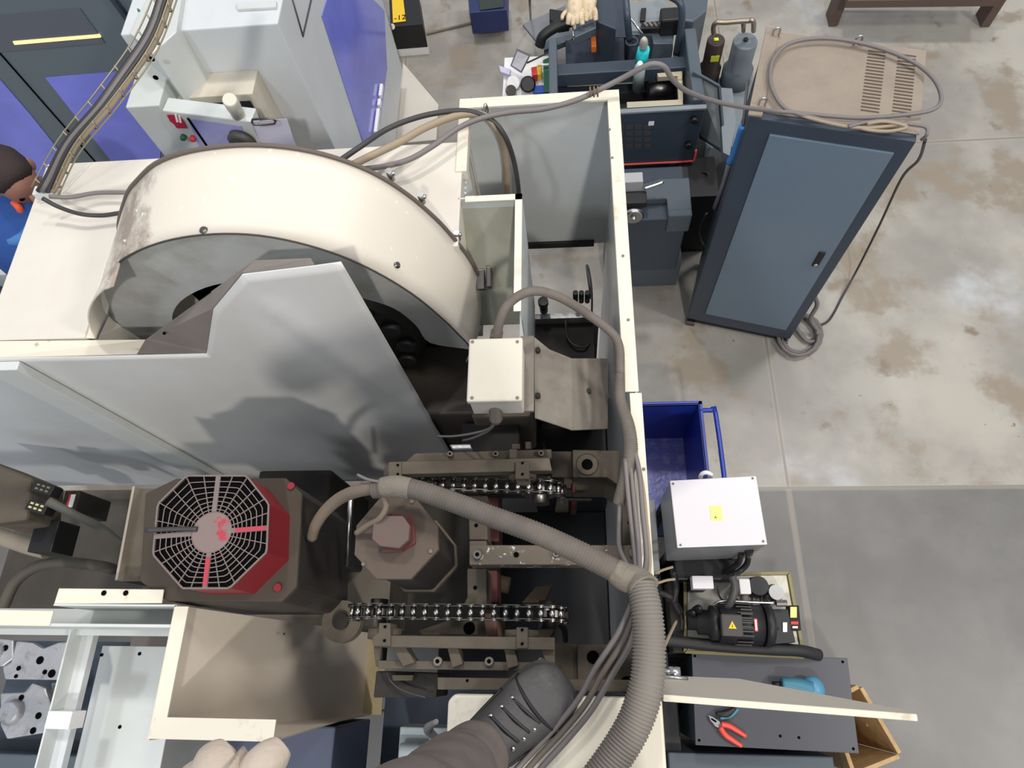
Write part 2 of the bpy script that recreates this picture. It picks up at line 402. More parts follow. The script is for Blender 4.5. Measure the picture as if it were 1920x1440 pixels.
# frame at lower left
b = MB()
b.prism([at(110, 1103, z=T), at(307, 1105, z=T), at(303, 1131, z=T), at(101, 1132, z=T)], (0, 0, -.004))
P(b, 'frame_flange', CREAM2)
for u in (195, 236):
    p = at(u, 1112, z=T + .0005); P(MB().cyl(p, p + V((0, 0, .0015)), .0055, n=14), 'flange_hole', INK, bevel=0)
x0, x1 = at(101, 1132, z=T).x, at(330, 1140, z=T).x
ya = at(101, 1132, z=T).y
P(MB().prism([V((x0, ya, T)), V((x1, ya, T)), V((x1, ya - .004, T)), V((x0, ya - .004, T))], (0, 0, -.13)), 'frame_web', GREYW, bevel=0)
P(MB().prism([V((-1.9, .112, T)), at(100, 1145, z=T), at(92, 1174, z=T), V((-1.9, .078, T))], (0, 0, -.004)), 'frame_flange', CREAM2)
P(MB().box(-1.9, x1, .072, .078, 1.98, T - .004), 'frame_web', GREYW, bevel=0)
P(MB().box(-1.35, x1, .06, ya, 1.965, 1.97), 'frame_shelf', GREYW, bevel=0)
p0, p1 = at(150, 1196, z=1.95), at(174, 1196, z=1.95)
P(MB().box(p0.x, p1.x, -.55, .07, 1.93, 1.95), 'frame_post', PANELIN)
P(MB().box(p0.x, p0.x + .004, -.55, .07, 1.95, 1.99), 'frame_post', GREYW, bevel=0)
q = at(140, 1348, z=1.955); P(MB().box(q.x - .035, q.x + .02, q.y - .017, q.y + .017, 1.95, 1.996), 'frame_splice', WHL, bevel=.001)
P(MB().box(at(190, 1220, z=1.84).x, at(300, 1440, z=1.84).x, -.5, .042, 1.835, 1.84), 'lower_cover_plate', GREYW)
for (u, v) in ((191, 1228), (262, 1226), (225, 1363)):
    p = at(u, v, z=1.84); P(MB().cyl(p, p + V((0, 0, .002)), .004, n=10), 'plate_screw', INK, bevel=0)
P(MB().box(-.93, -.62, -.62, -.14, 1.3, 1.62), 'dark_cover', mat('blue_grey_cover', (74, 80, 100), .4), bevel=.004)
# chute
b = MB()
b.prism([at(330, 1135, z=T), at(330, 1135, z=T) + V((0, -.25, 0)), V((-.66, -.135, 1.25)), V((-.66, .105, 1.25))], (-.003, 0, 0))
P(b, 'chute_side', TAN, bevel=0)
b = MB(); A = at(290, 1385, z=T); Bq = at(515, 1380, z=T)
b.prism([V((A.x, A.y, T)), V((Bq.x, A.y, T)), at(640, 1352, y=A.y), at(822, 1314, y=A.y), V((-.68, A.y, 1.25))], (0, .003, 0))
P(b, 'chute_front', TAN, bevel=0)
P(MB().box(-.664, -.602, A.y, .105, 1.245, 1.25), 'chute_bottom', mat('stained_tan_sheet', (176, 160, 122), .5, dirt=(150, 132, 92), dscale=10, damt=.5, sharp=.3), bevel=0)
b = MB(); b.box(at(330, 1140, z=T).x, at(355, 1140, z=T).x, A.y, .113, T, T + .004); b.box(at(355, 1140, z=T).x, Bq.x, A.y, at(515, 1349, z=T).y, T, T + .004)
P(b, 'chute_rim', CREAM2, bevel=0)
text('inked_mark', '2', at(530, 1188, x=at(500, 1188, y=0.0).x if False else -.735) + V((.004, 0, 0)), (0, -1, 0), (0, 0, 1), .016, INK, enc)
# white platform the operator stands on
b = MB(); b.prism([V((-.235, -.043, T)), V((.158, -.043, T)), V((.158, -.75, T)), V((-.247, -.75, T)), V((-.247, -.055, T))], (0, 0, -.03))
P(b, 'top_platform', CREAM2, bevel=.006)
p = at(1173, 1333, z=T); P(MB().cyl(p + V((0, 0, -.001)), p + V((0, 0, .0015)), .0055, n=14), 'platform_hole', INK, bevel=0)
P(MB().box(-.24, .158, -.74, -.06, 1.2, T - .03), 'platform_support', SLATED, bevel=0)
# parts below left of platform
P(MB().box(-.60, -.27, -.75, -.30, 1.15, 1.35), 'table_way', mat('grey_green_paint', (118, 126, 124), .5, dirt=(70, 76, 74), dscale=8, damt=.5, sharp=.2), bevel=.01)
g = MB(); g.box(-.50, -.36, -.27, -.15, 1.3, 1.42); g.cyl((-.49, -.21, 1.44), (-.41, -.21, 1.44), .022)
P(g, 'way_bracket', mat('pale_blue_grey_paint', (160, 170, 172), .5), bevel=.004)
P(MB().box(-.62, -.24, -.8, -.05, .9, 1.15), 'base_casting', SLATED, bevel=0)

# hinged door panel sticking out to the right
A = at(1240, 1308, z=T); B = at(1715, 1345, z=T); E_ = at(1240, 1270, z=1.86); n = (B - A).cross(E_ - A).normalized()
C_ = atp(1690, 1334, A, n); D_ = atp(1385, 1276, A, n)
dp = thing('access_door', 'thin cream sheet metal door sticking out to the right above the dark workbench', 'door panel', (A.x, A.y, 0))
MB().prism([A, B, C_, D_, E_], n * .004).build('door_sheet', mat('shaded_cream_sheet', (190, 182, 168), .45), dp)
b = MB(); b.bar(A + V((.002, 0, .004)), B + V((0, 0, .004)), .012, .016); b.build('door_edge', CREAM2, dp, bevel=.002)
b = MB(); b.bar(atp(1240, 1276, A, n) + V((0, 0, .006)), atp(1320, 1281, A, n) + V((0, 0, .006)), .004, .004); b.build('stiffener', CREAM2, dp)
rd = MB(); rd.cyl(at(1238, 1259, z=1.8), at(1275, 1261, z=1.8), .007); rd.cyl(at(1255, 1260, z=1.8), at(1275, 1261, z=1.8), .012); rd.cyl(at(1238, 1269, z=1.9), at(1290, 1272, z=1.9), .004)
tag(rd.build('pipe_coupling', STEEL), 'steel pipe coupling poking out beside the ribbed conduit above the cream door', 'pipe fitting')

# ------------------------------------------------------------------ notched sheet guard
Y0 = .705
ng = thing('notched_guard', 'large pale sheet metal guard with stepped notch standing in front of the round hood', 'panel', (-.9, Y0, .9))
prof = [V((-1.45, Y0, T)), V((-.885, Y0, 2.095)), V((-.758, Y0, 2.307)), V((-.631, Y0, 2.437)), V((-.48, Y0, 2.455)), V((-.425, Y0, 2.464))]
# face as a grid with a shallow pressed dent
def guard_face():
    bm_v = []; fs = []; nx, nz = 60, 50
    def top(x):
        for a, b_ in zip(prof, prof[1:]):
            if a.x <= x <= b_.x: return a.z + (b_.z - a.z) * (x - a.x) / (b_.x - a.x)
        return prof[-1].z
    xs = sorted(set([-1.45 + 1.025 * i / nx for i in range(nx + 1)] + [p.x for p in prof]))
    for x in xs:
        zt = top(x)
        for k in range(nz + 1):
            z = .9 + (zt - .9) * k / nz
            d = .014 * math.exp(-(((x + .62) / .11) ** 2 + ((z - 2.0) / .28) ** 2))
            cr = .012 * max(0, 1 - abs((x + .60) - (2.25 - z) * .28) / .05) * (1 if 1.45 < z < 2.33 else 0)
            bm_v.append(V((x, Y0 - d - cr * .5, z)))
    for i in range(len(xs) - 1):
        for k in range(nz):
            a = i * (nz + 1) + k; fs.append((a, a + nz + 1, a + nz + 2, a + 1))
    mb = MB(); mb.add(bm_v, fs, True)
    o = mb.build('guard_sheet', mat('guard_paint', (210, 210, 208), .3, dirt=(190, 186, 174), dscale=2.5, damt=.45, bump=.02, bscale=8, sharp=.4), ng)
    s = o.modifiers.new('solid', 'SOLIDIFY'); s.thickness = .003; s.offset = 1
    return o
guard_face()
b = MB(); bk = [V((-1.45, .752, T + .001)), V((-1.06, .752, 2.085)), V((-.774, .75, 2.30)), V((-.626, .75, 2.41)), V((-.51, .75, 2.41))]
fr = [V((-1.45, Y0, T + .001)), V((-1.06, Y0, T)), V((-.758, Y0, 2.307)), V((-.631, Y0, 2.437)), V((-.48, Y0, 2.455))]
fr2 = [fr[0], V((-.885, Y0, 2.095)), fr[2], fr[3], fr[4]]
FLC = mat('chipped_flange_cream', (216, 208, 190), .45, dirt=(130, 118, 100), dscale=12, damt=.1, sharp=.05)
FLD = mat('shaded_brown_flange', (122, 114, 108), .55, dirt=(104, 98, 92), dscale=6, damt=.4, sharp=.3)  # flange turned from the light; its shade is painted into this brown-grey
b.add([fr2[0], V((-1.06, Y0, T + .001)), bk[1], bk[0]], [(0, 1, 2, 3)])
o = b.build('guard_flange', FLC, ng); q_ = o.modifiers.new('solid', 'SOLIDIFY'); q_.thickness = .002
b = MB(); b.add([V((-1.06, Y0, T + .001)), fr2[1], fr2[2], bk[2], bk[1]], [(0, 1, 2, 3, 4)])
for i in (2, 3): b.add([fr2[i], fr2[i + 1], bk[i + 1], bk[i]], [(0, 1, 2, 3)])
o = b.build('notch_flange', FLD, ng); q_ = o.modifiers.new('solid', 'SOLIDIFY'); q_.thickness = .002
for (u, v) in ((308, 625), (346, 625)):
    p = at(u, v, y=.73); MB().sphere(p, .004, n=6).build('bolt_hole', INK, ng)
b = MB(); b.box(-1.47, -1.38, Y0 - .03, Y0 - .004, .9, T - .01); b.build('stiffening_rib', GREYW, ng, bevel=.003)
b = MB(); b.box(-2.3, -1.47, Y0 - .01, Y0, .9, T); b.build('side_sheet', PANELIN, ng)

# ------------------------------------------------------------------ round magazine hood
hood = thing('magazine_hood', 'big cream half-round hood with brown stains on its left shoulder and two bolts', 'hood', (-.72, .9, T))
back = [(-.7165, 1.9467, .4985, 1.0)]
bp_px = [(150, 700), (228, 400), (256, 345), (300, 303), (380, 281), (480, 274), (560, 280), (640, 300), (700, 326), (760, 365), (812, 408), (850, 450), (882, 492), (900, 530), (914, 570), (918, 605), (917, 640)]
fp_px = [(212, 512), (225, 490), (260, 470), (300, 455), (345, 444), (390, 440), (430, 437), (470, 438), (515, 444), (560, 455), (600, 466), (640, 480), (690, 503), (740, 530), (782, 558), (820, 590), (853, 620), (884, 655)]
def curve(pxs, y, cx, cz, a0, a1, n):
    pts = [at(u, v, y=y) for u, v in pxs]
    pol = sorted([(math.atan2(p.z - cz, p.x - cx), math.hypot(p.x - cx, p.z - cz)) for p in pts], reverse=True)
    pol = [(a if a > -1.8 else a + 2 * math.pi, r) for a, r in pol]; pol.sort(reverse=True)
    out = []
    for i in range(n + 1):
        a = a0 + (a1 - a0) * i / n
        # smooth radius interpolation
        if a >= pol[0][0]: r = pol[0][1]
        elif a <= pol[-1][0]: r = pol[-1][1]
        else:
            ws = [(math.exp(-((a - q[0]) / .16) ** 2), q[1]) for q in pol]; r = sum(w_ * q for w_, q in ws) / sum(w_ for w_, q in ws)
        out.append(V((cx + r * math.cos(a), y, cz + r * math.sin(a))))
    return out
NH = 64
cb = curve(bp_px[1:], 1.0, -.7165, 1.9467, math.radians(161), math.radians(-22), NH)
pf_ = at(225, 490, y=.82); AF = math.atan2(pf_.z - 1.94, pf_.x + .754); AS = math.radians(161)
cf = curve(fp_px[1:], .82, -.754, 1.94, AS, math.radians(-22), NH); KF = int(round((AS - AF) / (AS - math.radians(-22)) * NH))
def fix_left(c, y):   # straight skirt at the left down to the plate
    return c
mb = MB(); rings = []
NS = 5
vs = []; fs = []
for k in range(NS + 1):
    t = k / NS
    for i in range(NH + 1): vs.append(cb[i].lerp(cf[i], t))
for k in range(NS):
    for i in range(NH): a = k * (NH + 1) + i; fs.append((a, a + 1, a + NH + 2, a + NH + 1))
mb.add(vs, fs, True)
o = mb.build('hood_shell', DRUM, hood); s = o.modifiers.new('solid', 'SOLIDIFY'); s.thickness = .004; s.offset = -1
# left skirt, running forward to the guard
i0 = 3
mb = MB(); L0 = [cb[i] for i in range(0, 9)]; L1 = [cf[i] for i in range(0, 9)]
a = MB(); low = T - .01
sk = [V((cb[0].x, 1.0, low)), V((-1.213, .76, low)), V((-1.165, .76, T + .06)), cf[7], cf[4], cf[0], cb[0]]
fwd_ = [V((p.x - (.012 if q < KF else .0), .757, p.z)) for q, p in enumerate(cf[:KF + 1])]
a.add(cf[:KF + 1] + fwd_, [(q, q + 1, KF + 2 + q, KF + 1 + q) for q in range(KF)], True)
a.add([V((-1.215, 1.0, low)), cb[0], cf[0], fwd_[0], V((-1.215, .757, low))], [(0, 1, 2, 3, 4)])
o = a.build('hood_skirt', DRUM, hood); q_ = o.modifiers.new('solid', 'SOLIDIFY'); q_.thickness = .004
# dark seam band at the back edge
mb = MB(); mb.tube([p + (p - V((-.7165, 1.0, 1.9467))).normalized() * .001 + V((0, .002, 0)) for p in cb], .0055, n=6, sub=1)
mb.build('edge_seal', mat('grey_brown_seal', (96, 86, 78), .7), hood)
mb = MB(); mb.tube([p + V((0, -.001, 0)) for p in cf[KF:]], .0022, n=6, sub=1); mb.build('front_edge', mat('dark_edge', (60, 54, 50), .7), hood)
# recessed front plate with round opening
cx, cz = -.745, 1.85
ring = []
hpx = [V((x_, 0, z_)) for x_, z_ in ((-1.14, 1.60), (-1.12, 1.80), (-1.075, 1.96), (-1.03, 2.05), (-.955, 2.125), (-.848, 2.18), (-.72, 2.195), (-.60, 2.155), (-.517, 2.10), (-.444, 2.04), (-.407, 1.943), (-.39, 1.84), (-.281, 1.79))]
hole = [(p_.x, p_.z) for p_ in spline(hpx, 4)]
def outr(x, z):
    a_ = math.atan2(z - 1.94, x + .754)
    if a_ < -2: a_ += 2 * math.pi
    if a_ > AS: return (-1.205, z)
    f_ = min(1, max(0, (AS - a_) / (AS - math.radians(-22)))) * NH; k_ = min(NH - 1, int(f_)); p_ = cf[k_].lerp(cf[k_ + 1], f_ - k_)
    return (p_.x, p_.z)
outer = [outr(x, z) for x, z in hole]
vs = [V((x, .845, z)) for x, z in outer] + [V((x, .845, z)) for x, z in hole]; nn = len(hole)
fs = [(i, i + 1, nn + i + 1, nn + i) for i in range(nn - 1)]
o = MB().add(vs, fs).build('front_plate', mat('hood_front_paint', (178, 180, 178), .4, dirt=(142, 136, 122), dscale=7, damt=.42, sharp=.25), hood); s = o.modifiers.new('solid', 'SOLIDIFY'); s.thickness = .003
MB().box(-1.205, -1.10, .848, .852, 1.6, 2.0).build('front_plate', OLIVE, hood)
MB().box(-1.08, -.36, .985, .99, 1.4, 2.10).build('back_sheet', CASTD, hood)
# tool carousel inside
car = MB(); car.lathe((-.72, .93, 1.80), (-.72, .87, 1.80), [(0, .30), (.5, .30), (.6, .285), (1, .28)], 48)
for k in range(16):
    th = 2 * math.pi * k / 16; c0 = V((-.72 + .25 * math.cos(th), .87, 1.80 + .25 * math.sin(th))); car.cyl(c0, c0 + V((0, -.02, 0)), .028, n=14)
tag(car.build('tool_carousel', mat('carousel_dark_metal', (58, 56, 56), .45, metal=.4)), 'dark round tool carousel half hidden inside the cream hood', 'tool changer')
for i, (u, v) in enumerate(((386, 434), (745, 498), (372, 0))[:2]):
    best = min(((cb[k].lerp(cf[k], .9)) for k in range(NH + 1)), key=lambda p: (proj(p)[0] - u) ** 2 + (proj(p)[1] - v) ** 2) if False else None
def proj(p):
    d = p - CAM; c = (d.dot(ROW[0]), d.dot(ROW[1]), d.dot(ROW[2])); return 960 + FPX * c[0] / c[2], 720 + FPX * c[1] / c[2]
def hoodpt(u, v):
    bst = None
    for k in range(NH + 1):
        for j in range(21):
            p = cb[k].lerp(cf[k], j / 20); q = proj(p); d = (q[0] - u) ** 2 + (q[1] - v) ** 2
            if bst is None or d < bst[0]: bst = (d, p)
    p = bst[1]; return p, (p - V((-.73, p.y, 1.945))).normalized()
for (u, v) in ((386, 434), (745, 498)):
    p, nr = hoodpt(u, v)
    MB().lathe(p, p + nr * .005, [(0, .009), (.3, .009), (.5, .006), (1, .006)], 16).build('bolt', STEELD, hood)
for (u, v) in ((738, 328), (808, 378), (882, 440)):
    p, nr = hoodpt(u, v); p = p + V((0, .02, -.01))
    m_ = MB(); m_.cyl(p, p + V((0, 0, .03)), .008, n=12); m_.cyl(p + V((0, 0, .02)), p + V((.012, 0, .02)), .005, n=10); m_.build('latch', STEEL, hood)

# ------------------------------------------------------------------ junction box on its bracket
jb = thing('junction_box', 'small cream electrical box with four corner screws beside the curved grey hose', 'electrical box', (-.155, .57, 2.17))
MB().box(-.207, -.099, .503, .642, 2.17, 2.235).build('box_body', CREAM, jb, bevel=.003)
MB().box(-.211, -.097, .500, .644, 2.235, 2.25).build('lid', mat('junction_lid_paint', (202, 195, 178), .5, dirt=(186, 172, 150), dscale=3, damt=.5), jb, bevel=.004)
for (u, v) in ((886, 641), (970, 641), (885, 746), (970, 746)):
    p = at(u, v, z=2.25); MB().cyl(p, p + V((0, 0, .0015)), .0035, n=10).build('screw', CASTS, jb)
g = MB(); g.cyl(at(928, 757, z=2.20), at(930, 788, z=2.17), .014, n=8); g.cyl(at(929, 780, z=2.18), at(930, 792, z=2.165), .010); g.build('cable_gland', mat('grey_gland', (104, 94, 86), .7), jb)
br = thing('scuffed_bracket', 'scuffed brown sheet bracket beside the junction box', 'bracket', (0, .6, 1.9))
b = MB(); p0, p1 = at(976, 630, z=2.17), at(1001, 770, z=2.17); b.box(p0.x, p1.x, p1.y, p0.y, 2.16, 2.17); b.build('mounting_strip', CASTS, br, bevel=.001)
pts = [at(1002, 632, z=2.12), at(1030, 655, z=2.10), at(1072, 672, z=2.07), at(1072, 806, z=2.07), at(1003, 783, z=2.12)]
MB().prism(pts, (0, 0, -.005)).build('bracket_sheet', CASTS, br)
pts = [at(1072, 672, z=2.07), at(1140, 672, z=1.97), at(1140, 803, z=1.97), at(1072, 806, z=2.07)]
MB().prism(pts, (0, 0, -.005)).build('bracket_sheet', CASTS, br)
for (u, v) in ((1009, 659), (1009, 744), (993, 697), (1104, 736)):
    p = at(u, v, z=2.118 if u < 1050 else 2.02); MB().cyl(p, p + V((0, 0, .012)), .006, n=8).build('bolt', CASTD, br)
# black boxed control plate below (with post and plugs)
lb = thing('control_enclosure', 'dark open-topped electrical enclosure seen down between the inner partition and right wall', 'electrical cabinet', (-.02, 1.0, .9))
b = MB(); a0, a1 = at(1003, 594, z=1.4), at(1112, 590, z=1.4)
b.box(a0.x, a1.x, a0.y - .25, a0.y - .02, .7, 1.38); b.build('case', CASTD, lb)
MB().box(a0.x - .01, a1.x + .02, a0.y - .02, a0.y, .7, 1.42).build('rim_plate', CASTAL, lb)
k = MB(); p = at(1020, 583, z=1.42); k.cyl(p, p + V((0, 0, .05)), .014); k.cyl(p + V((0, 0, .05)), p + V((0, 0, .07)), .018); k.build('knob', BLACK, lb)
for u in (1079, 1090, 1101):
    p = at(u, 565, z=1.45); MB().cyl(p, p + V((0, 0, .06)), .009).build('cable_plug', BLACK, lb)
tag(MB().tube(pxpath([(1060, 600, 1.42), (1065, 635, 1.40), (1085, 650, 1.40), (1105, 640, 1.38), (1110, 560, 1.3), (1105, 510, 1.2), (1100, 500, 1.2), (1108, 560, 1.2)]), .004).build('control_wire', CABK), 'black looped wire hanging beside the dark electrical enclosure', 'wire')

# ------------------------------------------------------------------ spindle motor with fan grille
zf = 2.2
fc = at(397, 998, z=zf)
sm = thing('spindle_motor', 'red spindle motor with octagonal grey fan grille covered in dust', 'motor', (fc.x, fc.y, 1.8))
def octpx(pxs, z): return [at(u, v, z=z) for u, v in pxs]
gpx = [(350, 892), (462, 892), (504, 945), (500, 1035), (430, 1103), (342, 1103), (287, 1040), (296, 945)]
gp = octpx(gpx, zf)
# red shroud
sh = MB(); sh.prism([p + V((0, 0, -.004)) for p in gp], (0, 0, -.11)); sh.build('shroud', REDM, sm, bevel=.003)
fp = octpx([(330, 897), (535, 896), (566, 925), (556, 1100), (528, 1128), (315, 1128), (262, 1090), (272, 925)], 2.09)
MB().prism(fp, (0, 0, -.012)).build('mounting_flange', mat('dusty_flange_red', (64, 56, 47), .85, dirt=(120, 40, 40), dscale=7, damt=-.05, sharp=.05), sm, bevel=.003)
MB().prism([V((p.x * .97 + fc.x * .03, p.y, p.z - .012)) for p in fp], (0, 0, -.35)).build('motor_body', MOTB, sm, bevel=.01)
for (u, v) in ((547, 912), (522, 1102)):
    p = at(u, v, z=2.09); MB().lathe(p, p + V((0, 0, .006)), [(0, .008), (1, .008)], 14).build('flange_bolt', REDM, sm)
# grille: rings, spokes and hub on a dark plate
MB().prism([fc.lerp(p, .985) + V((0, 0, -.0035)) for p in gp], (0, 0, -.001)).build('grille_backing', INK, sm)
gr = MB()
def edge_r(a):
    d = V((math.cos(a), math.sin(a), 0)); best_ = 9
    for i in range(8):
        p, q = gp[i] - fc, gp[(i + 1) % 8] - fc; e = q - p
        den = d.x * e.y - d.y * e.x
        if abs(den) < 1e-9: continue
        t = (p.x * e.y - p.y * e.x) / den; s_ = (p.x * d.y - p.y * d.x) / den
        if t > 0 and -.001 <= s_ <= 1.001: best_ = min(best_, t)
    return best_
NR = 8
for k in range(24):
    a_ = 2 * math.pi * k / 24 + .07; R_ = edge_r(a_); d = V((math.cos(a_), math.sin(a_), 0)); wide = .0016 if k % 6 else .010
    gr.bar(fc + d * .038, fc + d * R_, wide, .003)
for j in range(NR):
    f_ = (j + 1) / NR; pts = []
    for k in range(97):
        a_ = 2 * math.pi * k / 96; R_ = edge_r(a_); f2 = f_; r_ = .04 + (R_ - .04) * f2
        rc = .04 + (.092 - .04) * f2
        r_ = r_ * f2 + min(rc, R_) * (1 - f2)
        pts.append(fc + V((math.cos(a_), math.sin(a_), 0)) * r_)
    gr.tube(pts, .0013 if j < NR - 1 else .0025, n=4, sub=1, caps=False)
gr.build('fan_grille', GRILL, sm)
MB().lathe(fc + V((0, 0, -.002)), fc + V((0, 0, .003)), [(0, .042), (.7, .042), (1, .038)], 28).build('grille_hub', HUBM, sm)
mat('bright_dusty_red', (164, 52, 66), .6, dirt=(110, 90, 90), dscale=40, damt=.4, sharp=.08)
for (a_, c_) in ((-math.pi / 2 + .07, .065), (.07, .05)):
    d = V((math.cos(a_), math.sin(a_), 0)); st = MB(); st.bar(fc + d * .05 + V((0, 0, .0022)), fc + d * (edge_r(a_) - .004) + V((0, 0, .0022)), .009, .001)
    st.build('red_spoke_face', MATS['bright_dusty_red'], sm)
MB().tube([at(273, 994, z=zf + .01), at(330, 992, z=zf + .006), at(370, 992, z=zf + .005)], .005).build('cable_stub', CABK, sm)
# duct panel beside the fan
dt = thing('grey_duct_box', 'dusty grey sheet metal box left of the octagonal fan grille', 'duct', (fc.x - .2, fc.y, 1.7))
pp = octpx([(258, 916), (345, 916), (335, 1090), (226, 1090)], 2.03)
MB().prism(pp, (0, 0, -.004)).build('duct_lid', CAST, dt)
MB().prism([pp[0], pp[0] + V((.006, 0, 0)), pp[3] + V((.006, 0, 0)), pp[3]], (0, 0, .02)).build('duct_edge', mat('pale_dusty_edge', (150, 140, 126), .6), dt)
MB().prism([V((p.x * .98 + pp[1].x * .02, p.y, p.z - .004)) for p in pp], (0, 0, -.3)).build('duct_body', CASTD, dt)

# ------------------------------------------------------------------ servo motor
zs = 2.17
sv = thing('servo_motor', 'dusty brown octagonal servo motor with a red cap, between the two roller chains', 'motor', (at(745, 1010, z=zs).x, at(745, 1010, z=zs).y, 1.8))
op = octpx([(713, 932), (778, 932), (820, 985), (822, 1030), (770, 1086), (706, 1086), (664, 1040), (668, 985)], zs)
MB().prism(op, (0, 0, -.014)).build('motor_flange', MOTF, sv, bevel=.002)
c0 = sum(op, V()) / 8
MB().prism([c0.lerp(p, .94) + V((0, 0, -.014)) for p in op], (0, 0, -.22)).build('motor_body', MOTB, sv, bevel=.006)
MB().prism([c0.lerp(p, 1.0) + V((0, 0, -.23)) for p in op], (0, 0, -.02)).build('base_flange', CAST, sv, bevel=.002)
cp = octpx([(722, 967), (755, 967), (768, 985), (766, 1012), (748, 1028), (712, 1024), (697, 1010), (700, 980)], 2.215)
MB().prism(cp, (0, 0, -.012)).build('connector_cap', mat('dusty_cap', (104, 90, 82), .8, dirt=(124, 76, 74), dscale=9, damt=.2, sharp=.2), sv, bevel=.002)
cc = sum(cp, V()) / 8
MB().prism([cc.lerp(p, .97) + V((0, 0, -.012)) for p in cp], (0, 0, -.033)).build('connector_housing', REDD, sv, bevel=.002)
sq = octpx([(735, 962), (775, 968), (778, 1018), (752, 1034), (715, 1036)], 2.18)
MB().prism(sq, (0, 0, -.01)).build('connector_seat', REDD, sv, bevel=.002)
for (u, v) in ((773, 941), (808, 1034), (682, 1058)):
    p = at(u, v, z=zs); MB().cyl(p, p + V((0, 0, .004)), .004, n=8).build('screw', CASTS, sv)
# guide rod behind it
tag(MB().cyl(at(658, 935, z=1.95), at(650, 1060, z=1.85), .006).build('guide_rod', STEEL), 'thin bright steel rod standing left of the octagonal servo motor', 'rod')

# ------------------------------------------------------------------ roller chains
def chain(name, label, pA, pB, zc, down_at=None):
    A_, B_ = at(*pA, z=zc), at(*pB, z=zc); d = (B_ - A_).normalized(); sd = V((-d.y, d.x, 0)).normalized()
    root = thing(name, label, 'chain', A_, 'roller chains over the column')
    pitch = .0254; L = (B_ - A_).length; n = int(L / pitch)
    # path: straight run and a bend down at each end
    path = []
    for k in range(-5, n + 6):
        if k < 0: th = min(math.pi / 2, -k * pitch / .05); e = A_; s_ = -1; ov = max(0, -k * pitch - .05 * math.pi / 2)
        elif k > n: th = min(math.pi / 2, (k - n) * pitch / .05); e = A_ + d * n * pitch; s_ = 1; ov = max(0, (k - n) * pitch - .05 * math.pi / 2)
        else: path.append((A_ + d * k * pitch, d)); continue
        path.append((e + d * s_ * .05 * math.sin(th) + V((0, 0, -.05 * (1 - math.cos(th)) - ov)), None))
    pr = None; pts = [p for p, _ in path]
    rm = MB(); rm.cyl(V((0, 0, 0)) - sd * .0105, sd * .0105, .0062, n=12)
    rm.cyl(-sd * .017, sd * .017, .0036, n=8)
    roller = rm.build('roller', STEEL, None, loc=(0, 0, 0)); roller.parent = root; roller.location = pts[0] - A_
    for p in pts[1:]:
        c = roller.copy(); COL.objects.link(c); c.parent = root; c.location = p - A_
    lk = []
    for kind, off in (('inner', .0115), ('outer', .0148)):
        m_ = MB()
        for s_ in (-1, 1):
            ring = []
            for q in range(24):
                t = 2 * math.pi * q / 24; x = math.cos(t); zz = math.sin(t)
                X = x * .0115 + (pitch if x > 0 else 0); Z = zz * .0115
                if abs(X - pitch / 2) < pitch / 2: Z *= .85
                ring.append(V((X, s_ * off, Z)))
            m_.prism(ring, (0, .0016 * s_, 0))
        l = m_.build('link_plate', STEELD, None, loc=(0, 0, 0)); l.parent = root; lk.append(l)
    first = [True, True]
    for i in range(len(pts) - 1):
        src = lk[i % 2]
        if first[i % 2]: c = src; first[i % 2] = False
        else: c = src.copy(); COL.objects.link(c); c.parent = root
        e = (pts[i + 1] - pts[i]).normalized(); zz = e.cross(sd).normalized()
        if zz.z < 0: zz = -zz
        yy = zz.cross(e)
        Mx = Matrix((e, yy, zz)).transposed(); c.rotation_euler = Mx.to_euler(); c.location = pts[i] - A_
    return root
chain('roller_chain', 'oily steel roller chain running behind the servo motor under the conduit', (790, 908), (1018, 912), 1.98)
chain('roller_chain', 'oily steel roller chain running in front of the servo motor', (690, 1146), (1030, 1150), 1.98)
# sprockets under the chain ends
for i, (u, v, w_) in enumerate(((1012, 912, 'right end of the rear chain'), (1025, 1150, 'right end of the front chain'), (698, 1146, 'left end of the front chain'), (800, 908, 'left end of the rear chain'))):
    p = at(u, v, z=1.98) + V((-.0 if u > 900 else .0, 0, -.052)); m_ = MB()
    ring = []
    for q in range(48):
        t = 2 * math.pi * q / 48; rr = .046 if q % 4 in (0, 1) else .040; ring.append(p + V((rr * math.cos(t), -.007, rr * math.sin(t))))
    m_.prism(ring, (0, .014, 0)); m_.cyl(p + V((0, -.03, 0)), p + V((0, .03, 0)), .02)
    tag(m_.build('chain_sprocket', STEELD), 'dark toothed sprocket under the ' + w_, 'sprocket', 'sprockets under the chains')

# ------------------------------------------------------------------ column head brackets
cz_ = 2.02
cf_ = thing('column_frame', 'dusty brown cast frame of beams and ribs carrying the chains', 'machine frame', (-.2, .25, 1.3))
def beam(name, pxs, z, h, m=CAST, bevel=.002):
    return MB().prism([at(u, v, z=z) for u, v in pxs], (0, 0, -h)).build(name, m, cf_, bevel=bevel)
def holes(name, L, r, m=INK):
    hm = MB()
    for u, v, z in L:
        p = at(u, v, z=z + .0006); hm.cyl(p, p + V((0, 0, .001)), r, n=18)
    return hm.build(name, m, cf_)
def bolt(u, v, z, r=.010):
    p = at(u, v, z=z); m_ = MB(); m_.lathe(p, p + V((0, 0, .011)), [(0, r), (.85, r), (1, r * .85)], 18); m_.build('cap_bolt', CASTS, cf_)
    MB().cyl(p + V((0, 0, .0111)), p + V((0, 0, .0115)), r * .5, n=6).build('bolt_socket', INK, cf_)
